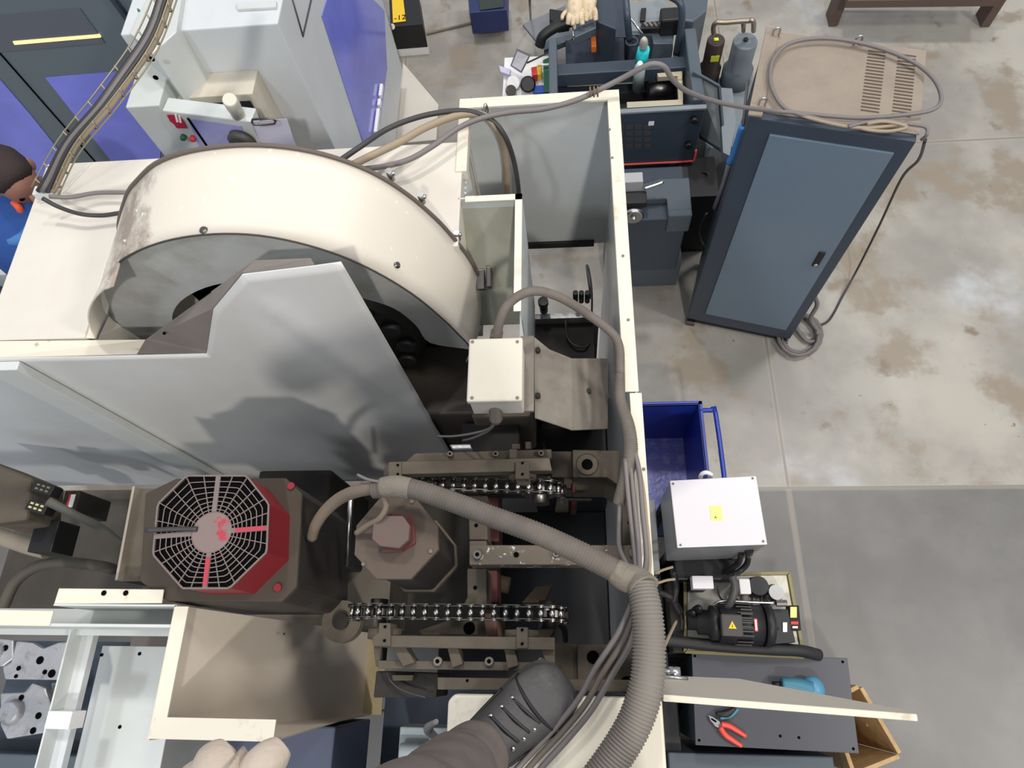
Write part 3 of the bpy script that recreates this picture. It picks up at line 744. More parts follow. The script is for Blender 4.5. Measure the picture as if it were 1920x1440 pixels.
# rear chain bracket
beam('chain_guide', [(728, 866), (1030, 858), (1035, 882), (728, 890)], 2.03, .03)
beam('rear_beam', [(778, 850), (1034, 842), (1034, 858), (760, 866)], 1.97, .25)
beam('guide_post', [(966, 866), (992, 866), (992, 898), (966, 898)], 2.035, .09)
beam('guide_post', [(728, 866), (752, 866), (752, 896), (728, 896)], 2.035, .09)
for u, v in ((980, 892), (745, 893)):
    p = at(u, v, z=1.985); MB().cyl(p + V((0, .02, 0)), p + V((0, -.01, 0)), .032, n=24).build('guide_roller', CAST, cf_)
beam('rear_ledge', [(1034, 846), (1074, 846), (1074, 895), (1034, 895)], 1.90, .2)
beam('rear_ledge', [(1074, 843), (1164, 845), (1158, 908), (1138, 895), (1074, 895)], 1.93, .2)
p = at(1101, 871, z=1.932); MB().lathe(p, p + V((0, 0, .003)), [(0, .027), (1, .025)], 28).build('boss', CAST, cf_)
holes('bore', [(1101, 871, 1.935)], .0135)
bolt(845, 853, 1.972, .007); bolt(930, 853, 1.972, .007); bolt(1015, 852, 1.972, .007)
beam('rib', [(955, 842), (970, 842), (968, 860), (955, 860)], 2.0, .1)
beam('red_lug', [(1073, 897), (1128, 897), (1128, 908), (1080, 910), (1078, 918), (1073, 918)], 1.85, .05, REDD)
beam('red_lug', [(1072, 935), (1082, 935), (1080, 958), (1070, 958)], 1.7, .05, REDD)
beam('cross_plate', [(1045, 934), (1110, 934), (1110, 937), (1066, 937), (1066, 958), (1040, 958)], 1.72, .02)
# centre beam
beam('centre_beam', [(880, 1022), (1195, 1022), (1195, 1059), (880, 1059)], 2.02, .05, CASTP)
beam('beam_tab', [(880, 1014), (912, 1014), (912, 1023), (880, 1023)], 2.02, .04)
bolt(896, 1041, 2.02); bolt(1043, 1039, 2.02, .008); bolt(1188, 1038, 2.02)
holes('bore', [(968, 1040, 2.02)], .006)
beam('centre_web', [(876, 1066), (912, 1066), (912, 1135), (868, 1135), (876, 1120)], 1.93, .2)
beam('centre_web', [(878, 930), (914, 930), (914, 1012), (880, 1012)], 1.90, .2)
beam('centre_web', [(830, 930), (915, 932), (915, 958), (830, 954)], 1.86, .02)
holes('bore', [(891, 1102, 1.93), (893, 985, 1.90)], .0045)
beam('red_spar', [(914, 932), (935, 932), (935, 1015), (914, 1015)], 1.83, .1, mat('dull_red_casting', (92, 46, 42), .7))
beam('red_spar', [(914, 1070), (932, 1070), (932, 1130), (914, 1130)], 1.83, .1, MATS['dull_red_casting'])
beam('side_upright', [(1166, 910), (1186, 910), (1190, 1022), (1168, 1022)], 1.93, .15)
holes('bore', [(1180, 980, 1.93)], .004)
# front chain bracket
beam('front_beam', [(700, 1191), (1040, 1195), (1040, 1219), (700, 1213)], 2.03, .035)
beam('front_rail', [(708, 1238), (1040, 1242), (1040, 1259), (708, 1254)], 1.99, .05)
for q in ([(735, 1212), (760, 1212), (778, 1242), (755, 1250)], [(838, 1212), (858, 1212), (868, 1245), (848, 1252)], [(945, 1214), (965, 1214), (972, 1248), (952, 1254)], [(1012, 1215), (1040, 1215), (1040, 1255), (1030, 1255)]):
    beam('rib', q, 2.01, .05)
beam('rib', [(700, 1213), (716, 1213), (712, 1250), (704, 1250)], 1.98, .05)
for u in (822, 918, 1017): bolt(u, 1240, 1.99, .0095)
beam('guide_post', [(968, 1176), (990, 1176), (990, 1216), (968, 1216)], 2.035, .06)
beam('guide_post', [(710, 1168), (732, 1168), (732, 1212), (700, 1212), (698, 1195), (710, 1185)], 2.035, .06)
for u, v in ((722, 1180), (978, 1182)):
    p = at(u, v, z=1.985); MB().cyl(p + V((0, .0, 0)), p + V((0, -.02, 0)), .036, n=24).build('guide_roller', CAST, cf_)
holes('bore', [(980, 868, 2.037), (980, 889, 2.037), (746, 872, 2.037), (746, 889, 2.037), (979, 1181, 2.037), (979, 1207, 2.037), (722, 1175, 2.037), (721, 1201, 2.037)], .003)
beam('front_plate', [(820, 1270), (1185, 1275), (1185, 1298), (820, 1293)], 1.99, .03)
holes('bore', [(876, 1276, 1.99)], .003)
beam('front_ledge', [(1040, 1207), (1082, 1207), (1082, 1298), (1040, 1298)], 1.90, .2)
beam('front_ledge', [(1083, 1208), (1186, 1209), (1186, 1300), (1083, 1298)], 1.92, .2)
holes('bore', [(1112, 1232, 1.92)], .0135); holes('bore', [(1177, 1284, 1.925)], .017)
beam('tilted_gusset', [(785, 1182), (850, 1160), (912, 1160), (920, 1190), (790, 1190)], 1.84, .03)
holes('bore', [(880, 1178, 1.84)], .014)
beam('gusset', [(905, 1150), (930, 1150), (932, 1192), (912, 1192)], 1.88, .2, mat('brown_red_casting', (112, 84, 70), .7))
# deep parts seen in the dark
beam('deep_block', [(978, 1130), (1005, 1100), (1035, 1097), (1020, 1130)], 1.6, .1, mat('tan_dusty_block', (120, 104, 84), .7))
beam('deep_block', [(1010, 1172), (1030, 1165), (1040, 1182), (1028, 1200), (1008, 1198)], 1.75, .1, MATS['tan_dusty_block'])
m_ = MB(); m_.cyl(at(920, 1090, z=1.6), at(955, 1098, z=1.6), .022); m_.build('deep_shaft', MATS['tan_dusty_block'], cf_)
m_ = MB(); m_.tube([at(1045, 1165, z=1.8), at(1058, 1180, z=1.7), at(1060, 1200, z=1.6)], .008); m_.build('deep_bar', CAST, cf_)
# fins and blocks behind the rear bracket
beam('crushed_foil', [(842, 833), (882, 832), (884, 842), (848, 843)], 1.75, .03, CASTAL, .004)
beam('back_block', [(960, 832), (975, 832), (975, 842), (960, 842)], 1.85, .1); beam('back_block', [(985, 828), (996, 828), (996, 842), (985, 842)], 1.85, .1)
# dark electrical block at the foot of the chute
lbk = thing('terminal_block', 'dusty dark terminal block between the chute tip and the front bracket', 'electrical block', (-.42, -.0, 1.7))
MB().prism([at(705, 1258, z=1.93), at(822, 1262, z=1.93), at(818, 1308, z=1.93), at(700, 1308, z=1.93)], (0, 0, -.14)).build('block', CASTD, lbk, bevel=.003)
MB().prism([at(735, 1266, z=1.945), at(775, 1266, z=1.945), at(773, 1276, z=1.945), at(736, 1276, z=1.945)], (0, 0, -.01)).build('raised_label', CAST, lbk)
MB().tube(pxpath([(725, 1258, 1.95), (735, 1280, 1.95), (760, 1296, 1.95), (800, 1308, 1.95)]), .002).build('wire', CABK, lbk)
# pulley near the chute
pu = thing('dusty_pulley', 'dusty half hidden pulley wheel behind the top edge of the chute', 'pulley', at(640, 1165, z=1.75))
c0 = at(640, 1165, z=1.78); m_ = MB(); m_.lathe(c0 + V((0, 0, -.03)), c0, [(0, .05), (.2, .05), (.3, .042), (.7, .042), (.8, .05), (1, .05)], 32); m_.build('wheel', CAST, pu)
MB().cyl(c0, c0 + V((0, 0, .012)), .02).build('hub', CASTD, pu)

# ------------------------------------------------------------------ left inside: connectors and hoses
tag(MB().prism([at(-20, 862, z=1.6), at(60, 895, z=1.6), at(50, 975, z=1.6), at(-20, 985, z=1.6)], (0, 0, -.15)).build('valve_manifold', CAST, bevel=.01), 'dusty brown manifold block at the left edge inside the machine', 'manifold')
for (u, v, lb_, gl) in ((80, 915, 'black multi-pin connector, the upper of two beside the brown manifold', 'MUTE'), (68, 950, 'black multi-pin connector with bright pins, the lower of two beside the brown manifold', 'PALE')):
    p = at(u, v, z=1.65); cn = thing('multi_pin_connector', lb_, 'connector', p, 'multi-pin connectors inside the machine')
    d = V((.9, -.25, 0)).normalized(); s_ = V((.25, .9, 0)).normalized()
    MB().obox(p - d * .035 - s_ * .016 + V((0, 0, -.04)), d * .07, s_ * .032, V((0, 0, .04))).build('shell', BLACK, cn, bevel=.003)
    for k in range(3):
        for j in range(2):
            q = p + d * (-.022 + k * .018) + s_ * (-.009 + j * .012)
            MB().obox(q, d * .010, s_ * .006, V((0, 0, .003))).build('pin', mat('pin_' + gl, (200, 196, 140) if gl == 'PALE' else (110, 106, 86), .5) if (k, j) == (0, 0) else MATS['pin_' + gl], cn)
m_ = MB(); p = at(135, 938, z=1.6); m_.box(p.x - .03, p.x + .02, p.y - .035, p.y + .03, 1.45, 1.6)
lt = thing('sensor_block', 'dark sensor block with a small red and white label inside the machine at left', 'sensor', (p.x, p.y, 1.45)); m_.build('case', CASTD, lt, bevel=.003)
MB().box(p.x - .012, p.x + .008, p.y - .022, p.y + .018, 1.6, 1.602).build('label', WHL, lt); MB().box(p.x - .012, p.x - .006, p.y - .022, p.y + .018, 1.602, 1.603).build('red_mark', REDL, lt)
m_ = MB(); m_.tube(pxpath([(90, 940, 1.66), (140, 965, 1.62), (190, 990, 1.55), (235, 1020, 1.45)]), [.014, .012, .012, .004]); tag(m_.build('probe_tube', mat('grey_green_tube', (88, 88, 80), .6)), 'grey green tube running diagonally past the sensor block', 'tube')
tag(MB().box(at(70, 965, z=1.5).x, at(115, 965, z=1.5).x, at(90, 1035, z=1.5).y, at(90, 975, z=1.5).y, 1.4, 1.5).build('solenoid_valve', BLACK, bevel=.004), 'black solenoid valve below the multi-pin connectors', 'valve')
tag(MB().tube(pxpath([(-20, 1000, 1.3), (20, 1012, 1.3), (60, 1025, 1.3), (90, 1032, 1.3)]), .03).build('coolant_pipe', mat('pale_dusty_pipe', (148, 138, 120), .6)), 'pale dusty pipe at the left edge under the solenoid valve', 'pipe')
tag(MB().tube(pxpath([(5, 1140, 1.25), (30, 1090, 1.25), (70, 1062, 1.25), (120, 1054, 1.25), (190, 1062, 1.25), (215, 1068, 1.2)]), .019).build('black_hose', mat('dusty_black_hose', (82, 76, 66), .7)), 'dusty dark hose arching at the lower left inside the machine', 'hose')
tag(MB().box(-1.5, -.62, .13, .46, .95, 1.2).build('sloped_tray', mat('dusty_tray', (106, 99, 86), .7, dirt=(80, 74, 62), dscale=4, damt=.5)), 'dusty brown sheet tray covering the left inside of the machine', 'tray')
m_ = MB(); m_.box(-.95, -.72, .30, .55, 1.2, 1.6); m_.cyl((-.95, .42, 1.5), (-1.05, .44, 1.5), .04); tag(m_.build('gearbox_housing', CASTD, bevel=.01), 'black housing in shadow left of the grey duct box', 'gearbox')

# ------------------------------------------------------------------ hoses and conduits
hs = thing('flexible_hose', 'grey flexible hose arching from the junction box to the right rim', 'hose', at(930, 632, z=2.23))
MB().tube(pxpath([(930, 634, 2.23), (938, 600, 2.27), (952, 572, 2.29), (980, 551, 2.29), (1012, 546, 2.28), (1055, 560, 2.25), (1100, 588, 2.20), (1145, 622, 2.16), (1161, 650, 2.14), (1163, 700, 2.13), (1164, 760, 2.12)]), [.010] * 11, n=14).build('sheath', HOSE, hs)
m_ = MB(); m_.cyl(at(929, 640, z=2.215), at(932, 622, z=2.24), .0135); m_.build('end_fitting', mat('hose_fitting', (96, 84, 74), .7), hs)
rb = thing('ribbed_conduit', 'short ribbed grey conduit hanging open-ended beside the right rim', 'conduit', at(1165, 750, z=2.12))
MB().tube(pxpath([(1162, 700, 2.135), (1163, 750, 2.12), (1178, 800, 2.12), (1182, 850, 2.11), (1172, 900, 2.10), (1160, 945, 2.08)]), [.010, .012, .0145, .0155, .0145, .0135], n=16, rib=.0045, ribamp=.07).build('sheath', HOSE, rb)
mc = thing('main_conduit', 'long ribbed conduit sweeping from the servo motor to the taped joint at the right rim', 'conduit', at(760, 912, z=2.2))
MB().tube(pxpath([(700, 918, 2.24), (760, 914, 2.25), (840, 938, 2.25), (920, 968, 2.25), (1000, 997, 2.24), (1070, 1028, 2.23), (1130, 1058, 2.22), (1170, 1080, 2.21)]), [.018, .019, .0195, .020, .0205, .021, .0215, .021], n=18, rib=.006, ribamp=.05).build('sheath', HOSE, mc)
tp = MB(); tp.tube(pxpath([(1150, 1068, 2.215), (1172, 1082, 2.215), (1195, 1090, 2.22), (1208, 1105, 2.23)]), [.022, .026, .027, .031], n=14); tp.build('tape_wrap', mat('dusty_tape', (126, 118, 106), .8, bump=.5, bscale=60), mc)
tp = MB(); tp.tube(pxpath([(716, 914, 2.245), (742, 912, 2.25), (770, 916, 2.25)]), [.020, .0215, .0205], n=14); tp.build('tape_wrap', MATS['dusty_tape'], mc)
MB().tube(pxpath([(585, 1008, 2.05), (592, 985, 2.09), (610, 958, 2.14), (640, 933, 2.19), (680, 918, 2.23), (725, 913, 2.25)]), [.0115, .012, .0125, .013, .0135, .014], n=14).build('branch_hose', mat('tan_branch_hose', (122, 108, 92), .75), mc)
MB().tube(pxpath([(718, 930, 2.24), (724, 950, 2.23), (712, 972, 2.22), (690, 985, 2.2), (668, 1000, 2.18)]), .006).build('branch_wire', MATS['tan_branch_hose'], mc)
MB().tube(pxpath([(670, 890, 2.26), (690, 899, 2.26), (720, 905, 2.26)]), .003).build('loose_tie', CABG, mc)
lc = thing('large_corrugated_conduit', 'thickest ribbed grey conduit curving down past the boot to the bottom of the picture', 'conduit', at(1210, 1110, z=2.2))
MB().tube(pxpath([(1203, 1096, 2.23), (1213, 1150, 2.24), (1217, 1210, 2.24), (1213, 1280, 2.24), (1192, 1350, 2.23), (1155, 1415, 2.22), (1100, 1490, 2.21), (1040, 1560, 2.2)]), [.025, .027, .028, .0285, .0285, .0285, .0285, .0285], n=28, rib=.0062, ribamp=.08).build('sheath', RIB, lc)
for i, (px, lb_) in enumerate((
    ([(1172, 790, 2.10), (1196, 870, 2.12), (1205, 960, 2.13), (1212, 1040, 2.15), (1205, 1095, 2.18)], 'thin grey cable in the bundle along the right rim, nearest the rim'),
    ([(1180, 850, 2.11), (1188, 930, 2.12), (1196, 1010, 2.14), (1200, 1090, 2.18)], 'thin grey cable in the bundle along the right rim, in the middle'),
    ([(1162, 945, 2.09), (1160, 1000, 2.10), (1162, 1030, 2.12), (1176, 1062, 2.16), (1188, 1085, 2.19)], 'thin cable coming out of the open end of the short ribbed conduit'),
    ([(1172, 860, 2.12), (1178, 930, 2.12), (1186, 1000, 2.13), (1194, 1080, 2.17)], 'thin grey cable in the bundle along the right rim, leftmost'),
    ([(1176, 780, 2.095), (1203, 900, 2.11), (1212, 980, 2.12), (1218, 1050, 2.14), (1212, 1098, 2.17)], 'thin dark cable tucked against the chipped edge of the right rim'))):
    tag(MB().tube(pxpath(px), .0052 if i != 4 else .004, n=8).build('thin_cable', CABG if i != 4 else CABT), lb_, 'cable', 'thin cables along the right rim')
for i, (px, lb_) in enumerate((
    ([(1190, 1120, 2.2), (1160, 1185, 2.18), (1115, 1255, 2.17), (1085, 1310, 2.16), (1040, 1365, 2.15), (980, 1430, 2.15), (930, 1490, 2.15)], 'leftmost of the three cables running down past the boot'),
    ([(1196, 1125, 2.2), (1172, 1195, 2.18), (1130, 1262, 2.17), (1098, 1320, 2.16), (1055, 1372, 2.15), (1000, 1430, 2.15), (950, 1490, 2.15)], 'middle of the three cables running down past the boot'),
    ([(1200, 1130, 2.2), (1182, 1205, 2.18), (1145, 1270, 2.17), (1110, 1330, 2.16), (1068, 1382, 2.15), (1015, 1440, 2.15), (965, 1500, 2.15)], 'rightmost of the three cables running down past the boot'))):
    tag(MB().tube(pxpath(px), .0055, n=8).build('trailing_cable', CABG if i != 1 else HOSE), lb_, 'cable', 'cables running past the boot')
for i, (px, lb_) in enumerate((([(930, 788, 2.17), (918, 803, 2.12), (890, 812, 2.06), (850, 818, 2.0), (820, 818, 1.95)], 'thin wire from the junction box gland, the straighter of two'), ([(932, 790, 2.17), (915, 808, 2.1), (885, 822, 2.0), (868, 826, 1.9)], 'thin wire from the junction box gland, the lower of two'))):
    tag(MB().tube(pxpath(px), .0028, n=6).build('gland_wire', CABG), lb_, 'wire', 'wires from the junction box')
# cables from behind the hood to the back rim
tag(MB().tube(pxpath([(636, 302, 2.20), (680, 272, 2.19), (730, 240, 2.17), (790, 218, 2.16), (850, 208, 2.15), (890, 211, 2.14), (925, 228, 2.12), (948, 258, 2.08), (963, 300, 2.0), (971, 345, 1.92), (974, 385, 1.8), (978, 440, 1.6)]), .0072, n=12).build('black_cable', CABK), 'black cable arching over the cover flange and down behind the partition', 'cable')
tag(MB().tube(pxpath([(655, 312, 2.18), (700, 290, 2.17), (750, 266, 2.16), (800, 238, 2.15), (860, 216, 2.14), (905, 216, 2.13), (930, 240, 2.1), (944, 275, 2.0), (950, 320, 1.9), (951, 380, 1.75), (953, 430, 1.6)]), .0098, n=12).build('tan_cable', CABT), 'dusty tan cable beside the black one, behind the round hood', 'cable')
lc2 = thing('long_supply_cable', 'long grey cable crossing from the round hood to the top of the blue-grey cabinet', 'cable', at(908, 218, z=2.13))
MB().tube(pxpath([(672, 318, 2.15), (720, 312, 2.15), (765, 300, 2.15), (810, 275, 2.15), (860, 240, 2.15), (905, 221, 2.14), (960, 210, 2.13), (1020, 204, 2.13), (1080, 188, 2.13), (1120, 170, 2.135), (1160, 150, 2.15), (1200, 129, 2.18), (1222, 120, 2.19), (1245, 125, 2.18), (1262, 150, 2.13), (1290, 172, 2.05), (1340, 190, 1.9), (1400, 202, 1.75), (1450, 208, 1.62), (1500, 212, 1.605), (1560, 218, 1.6), (1620, 221, 1.6), (1690, 216, 1.6), (1748, 206, 1.605), (1765, 185, 1.605), (1752, 150, 1.605), (1715, 118, 1.605), (1655, 92, 1.605), (1590, 76, 1.605), (1530, 72, 1.605), (1480, 82, 1.605), (1452, 108, 1.605), (1444, 140, 1.605), (1450, 172, 1.605), (1475, 205, 1.605), (1530, 222, 1.605), (1580, 232, 1.605), (1640, 230, 1.605), (1700, 228, 1.605)]), .0072, n=12).build('cable_run', CABG, lc2)
m_ = MB(); p = at(1115, 172, z=2.14)
for k in range(3): m_.tube([p + V((-.012 + .01 * k, .012 * math.cos(t), .012 * math.sin(t))) for t in [q * math.pi / 4 for q in range(9)]], .0025, n=6, sub=2)
m_.build('cable_tie', mat('brown_tie', (110, 92, 74), .7), lc2)
for i, (px, m__, lb_) in enumerate((([(92, 368, 2.16), (130, 370, 2.14), (180, 362, 2.13), (240, 361, 2.13)], CABG, 'grey cable lying across the left of the top cover, the upper one'), ([(80, 372, 2.17), (110, 388, 2.15), (150, 401, 2.14), (190, 404, 2.13), (228, 399, 2.13)], CABK, 'dark cable lying across the left of the top cover, the lower one'))):
    tag(MB().tube(pxpath(px), .0058, n=10).build('cover_cable', m__), lb_, 'cable', 'cables on the left of the top cover')

# wire cable tray at upper left
ct = thing('wire_cable_tray', 'wire mesh cable tray climbing from the top cover corner to the top of the picture', 'cable tray', at(85, 365, z=T))
tr_a = [(72, 362, 2.12), (122, 275, 2.22), (190, 190, 2.30), (262, 90, 2.36), (302, 0, 2.42), (318, -60, 2.46)]
tr_b = [(110, 365, 2.12), (150, 285, 2.22), (222, 198, 2.30), (292, 100, 2.36), (328, 10, 2.42), (345, -50, 2.46)]
A1, B1 = spline(pxpath(tr_a), 6), spline(pxpath(tr_b), 6)
m_ = MB()
for f_ in (0, .33, .66, 1.0): m_.tube([a_.lerp(b_, f_) for a_, b_ in zip(A1, B1)], .0022, n=6, sub=1)
for f_, hz in ((-.02, .025), (1.02, .025)): m_.tube([a_.lerp(b_, f_) + V((0, 0, hz)) for a_, b_ in zip(A1, B1)], .0022, n=6, sub=1)
m_.build('side_wire', mat('galvanised_wire', (150, 142, 118), .45, metal=.4), ct)
for k in range(1, len(A1) - 1, 2):
    a_, b_ = A1[k], B1[k]; m_ = MB(); m_.tube([a_ + V((0, 0, .028)), a_, b_, b_ + V((.004, 0, .028))], .0022, n=6, sub=1); m_.build('cross_wire', MATS['galvanised_wire'], ct)
m_ = MB(); p = at(78, 360, z=2.11); m_.box(p.x - .012, p.x + .05, p.y - .02, p.y + .01, 2.1, 2.125); m_.build('tray_foot', GREYW, ct, bevel=.002)
for i, (off, mm, lb_) in enumerate(((.12, CABK, 'black cable in the wire tray, along its left side'), (.35, CABG, 'thick grey cable in the middle of the wire tray'), (.55, CABK, 'dark cable between the grey ones in the wire tray'), (.85, CABT, 'tan cable in the wire tray, along its right side'))):
    tag(MB().tube([a_.lerp(b_, off + .04 * math.sin(k_ * .7)) + V((0, 0, .010)) for k_, (a_, b_) in enumerate(zip(A1, B1))], .0065 if i != 1 else .008, n=8, sub=1).build('tray_cable', mm), lb_, 'cable', 'cables in the wire tray')

# ================================================================== STEEL-BLUE CABINET
F0 = V((.674, 1.862, 0)); ux = V((.545, -.152, 0)); uw = ux.length; ux.normalize(); uy = V((-ux.y, ux.x, 0)); DEP = .43; HC = 1.58
def cw(a, b, c): return F0 + ux * a + uy * b + V((0, 0, c))
cb_ = thing('electrical_cabinet', 'tall dark slate cabinet with a steel-blue door standing on the concrete', 'cabinet', cw(uw / 2, DEP / 2, 0))
MB().obox(cw(0, 0, .06), ux * uw, uy * DEP, V((0, 0, HC - .065))).build('cabinet_body', SLATED, cb_, bevel=.004)
MB().obox(cw(-.006, .03, HC - .005), ux * (uw + .012), uy * (DEP - .02), V((0, 0, .006))).build('top_plate', CABTOP, cb_, bevel=.002)
b = MB(); b.obox(cw(-.01, .0, HC - .001), ux * .05, uy * (DEP + .02), V((0, 0, .01))); b.build('top_edge_strip', CABTOP, cb_, bevel=.002)
for c_ in (0, 1):
    sl = MB()
    for k in range(19):
        q = cw(.37 + c_ * .105 , .10 + k * .0165, HC + .0015); sl.obox(q, ux * .062, uy * .006, V((0, 0, .0012)))
    sl.build('vent_slots', mat('vent_shadow_brown', (84, 70, 58), .8) if c_ == 0 else MATS['vent_shadow_brown'], cb_)
nrm = -uy
dq = [atp(u, v, F0, nrm) for u, v in ((1450, 252), (1690, 287), (1467, 613), (1317, 588))]
loc = [((p - F0).dot(ux), p.z) for p in dq]
dx0 = (loc[0][0] + loc[3][0]) / 2; dx1 = (loc[1][0] + loc[2][0]) / 2; dz1 = (loc[0][1] + loc[1][1]) / 2; dz0 = (loc[2][1] + loc[3][1]) / 2
dz0 = max(dz0, .1)
MB().obox(cw(dx0, -.008, dz0), ux * (dx1 - dx0), uy * .01, V((0, 0, dz1 - dz0))).build('door', CABDOOR, cb_, bevel=.003)
hp = atp(1535, 486, F0 - uy * .01, nrm); hx = (hp - F0).dot(ux)
hd = MB().obox(cw(hx - .014, -.016, hp.z - .055), ux * .028, uy * .01, V((0, 0, .11))).build('handle', BLACK, cb_, bevel=.003)
MB().cyl(cw(hx, -.016, hp.z - .035), cw(hx, -.021, hp.z - .035), .009).build('lock', STEEL, hd)
MB().obox(cw(.02, .02, 0), ux * (uw - .04), uy * (DEP - .04), V((0, 0, .06))).build('plinth', BLACK, cb_)
for a_, b_ in ((.0, .0), (uw - .05, .0)):
    MB().obox(cw(a_, -.012, 0), ux * .05, uy * .04, V((0, 0, .04))).build('foot', STEELD, cb_, bevel=.004)
for (a_, b_) in ((.02, DEP - .02), (uw - .25, DEP - .01), (.02, .05)):
    p = cw(a_, b_, HC); MB().tube([p, p + V((0, 0, .03)), p + V((.012, 0, .04)), p + V((.022, 0, .03)), p + V((.022, 0, 0))], .004, n=8).build('lifting_eye', STEEL, cb_)
# cord bundle at front of the top
for i, (px, lb_) in enumerate((
    ([(1470, 205, 1.6), (1520, 222, 1.605), (1580, 236, 1.61), (1625, 240, 1.61), (1670, 236, 1.615), (1700, 232, 1.62)], 'grey cord along the front edge of the cabinet top, with a loop'),
    ([(1590, 238, 1.615), (1620, 230, 1.62), (1660, 226, 1.62), (1700, 232, 1.62), (1735, 238, 1.61), (1738, 252, 1.60), (1728, 262, 1.57)], 'cord bunched at the right front corner of the cabinet top'),
    ([(1600, 236, 1.61), (1630, 244, 1.61), (1668, 246, 1.61), (1700, 238, 1.62), (1660, 228, 1.625), (1625, 232, 1.62)], 'small figure-eight coil of cord at the front of the cabinet top'))):
    tag(MB().tube(pxpath(px), .006, n=8).build('coiled_cord', CABT if i != 1 else CABG), lb_, 'cord', 'cords on the cabinet top')
tag(MB().tube([at(1735, 262, z=1.57), at(1722, 300, z=1.3), at(1690, 335, z=1.0), at(1650, 420, z=.5), at(1610, 500, z=.1), at(1580, 555, z=.012), at(1555, 600, z=.01), at(1530, 612, z=.01)], .006, n=8).build('power_cord', CABK), 'black cord hanging from the cabinet top down its right side onto the floor', 'cord')
def coil(name, cx_, cy_, ax, ay, n_, r_, mm, z0=.0):
    m_ = MB(); pts = []
    for k in range(n_ * 16 + 1):
        t = 2 * math.pi * k / 16; f_ = 1 + .06 * math.sin(t * .37)
        p = at(cx_ + ax * f_ * math.cos(t) + 3 * math.sin(t * .21), cy_ + ay * f_ * math.sin(t), z=z0 + r_ + .01 * k / 16 * .8); pts.append(p)
    m_.tube(pts, r_, n=8, sub=1); return m_.build(name, mm)
tag(coil('cable_coil', 1500, 628, 36, 36, 4, .011, CABG), 'thick grey cable coil on the floor at the right foot of the cabinet', 'cable coil')
tag(MB().tube(pxpath([(1525, 550, .3), (1532, 572, .2), (1520, 600, .1), (1540, 630, .02), (1515, 640, .02), (1490, 612, .03)]), .012, n=8).build('cable_tail', CABG), 'grey cable tail dropping behind the right foot of the cabinet onto the coil', 'cable')
# items beside the cabinet's left edge
fo = thing('foam_tube', 'bright blue tube on a grey rod leaning against the left side of the cabinet', 'tube', at(1360, 370, z=.7))
MB().tube([at(1393, 236, z=1.38), at(1378, 285, z=1.2), at(1368, 305, z=1.12)], .016).build('sleeve', BLUEP, fo)
MB().tube([at(1402, 150, z=1.45), at(1393, 236, z=1.38)], .006).build('rod', CABG, fo)
MB().tube([at(1368, 305, z=1.12), at(1355, 350, z=.95), at(1340, 390, z=.7)], [.012, .01, .012]).build('tail', SIDEG, fo)
tag(MB().tube(pxpath([(1325, 400, .5), (1312, 430, .4), (1320, 460, .35), (1345, 462, .5), (1362, 440, .7), (1368, 425, .8)]), .007).build('black_lead', CABK), 'black lead looping against the lower left side of the cabinet', 'cord')
sk_ = thing('socket_box', 'small beige socket box with black plug beside the lathe base', 'socket', at(1326, 345, z=.5))
p = at(1326, 345, z=.5); MB().box(p.x - .035, p.x + .035, p.y - .03, p.y + .03, .43, .5).build('case', CREAM, sk_, bevel=.005)
MB().tube([p, p + V((0, .05, .03)), p + V((-.08, .07, .0)), p + V((-.2, .06, -.02))], .005).build('lead', CABK, sk_)
MB().tube([at(1322, 372, z=.3), at(1325, 400, z=.2), at(1330, 425, z=.05)], [.045, .04, .02]).build('hose_tail', mat('olive_beige', (150, 144, 118), .6), sk_)

# ================================================================== BLUE BIN, HYDRAULICS, BENCH (right of machine)
bn = thing('chip_bin', 'blue open steel bin with a tubular handle, partly under the machine edge', 'bin', (.35, .92, 0))
X0, X1, YA, YB = .165, .585, .62, 1.13
b = MB()
for q in ((X0, X1, YA, YA + .006), (X0, X1, YB - .006, YB), (X0, X0 + .006, YA, YB), (X1 - .006, X1, YA, YB)): b.box(q[0], q[1], q[2], q[3], .1, .6)
b.build('bin_sides', BLUEB, bn)
MB().box(X0, X1, YA, YB, .1, .12).build('bin_floor', BLUEF, bn)
b = MB(); b.box(X0, X1 + .012, YB - .006, YB + .012, .585, .6); b.box(X1 - .006, X1 + .012, YA, YB + .012, .585, .6); b.build('bin_rim', BLUEB, bn, bevel=.002)
h1, h2 = at(1342, 768, z=.6), at(1368, 900, z=.6)
MB().tube([V((X1, h1.y, .59)), V((h1.x - .02, h1.y, .59)), V((h1.x, h1.y - .02, .59)), V((h1.x, h2.y - .1, .59)), V((X1, h2.y - .12, .59))], .011, n=10, sub=3).build('handle', BLUEB, bn)
for x_, y_ in ((X0 + .06, YA + .06), (X1 - .06, YA + .06), (X0 + .06, YB - .06), (X1 - .06, YB - .06)):
    MB().cyl((x_ - .015, y_, .05), (x_ + .015, y_, .05), .05).build('caster', RUBB, bn)

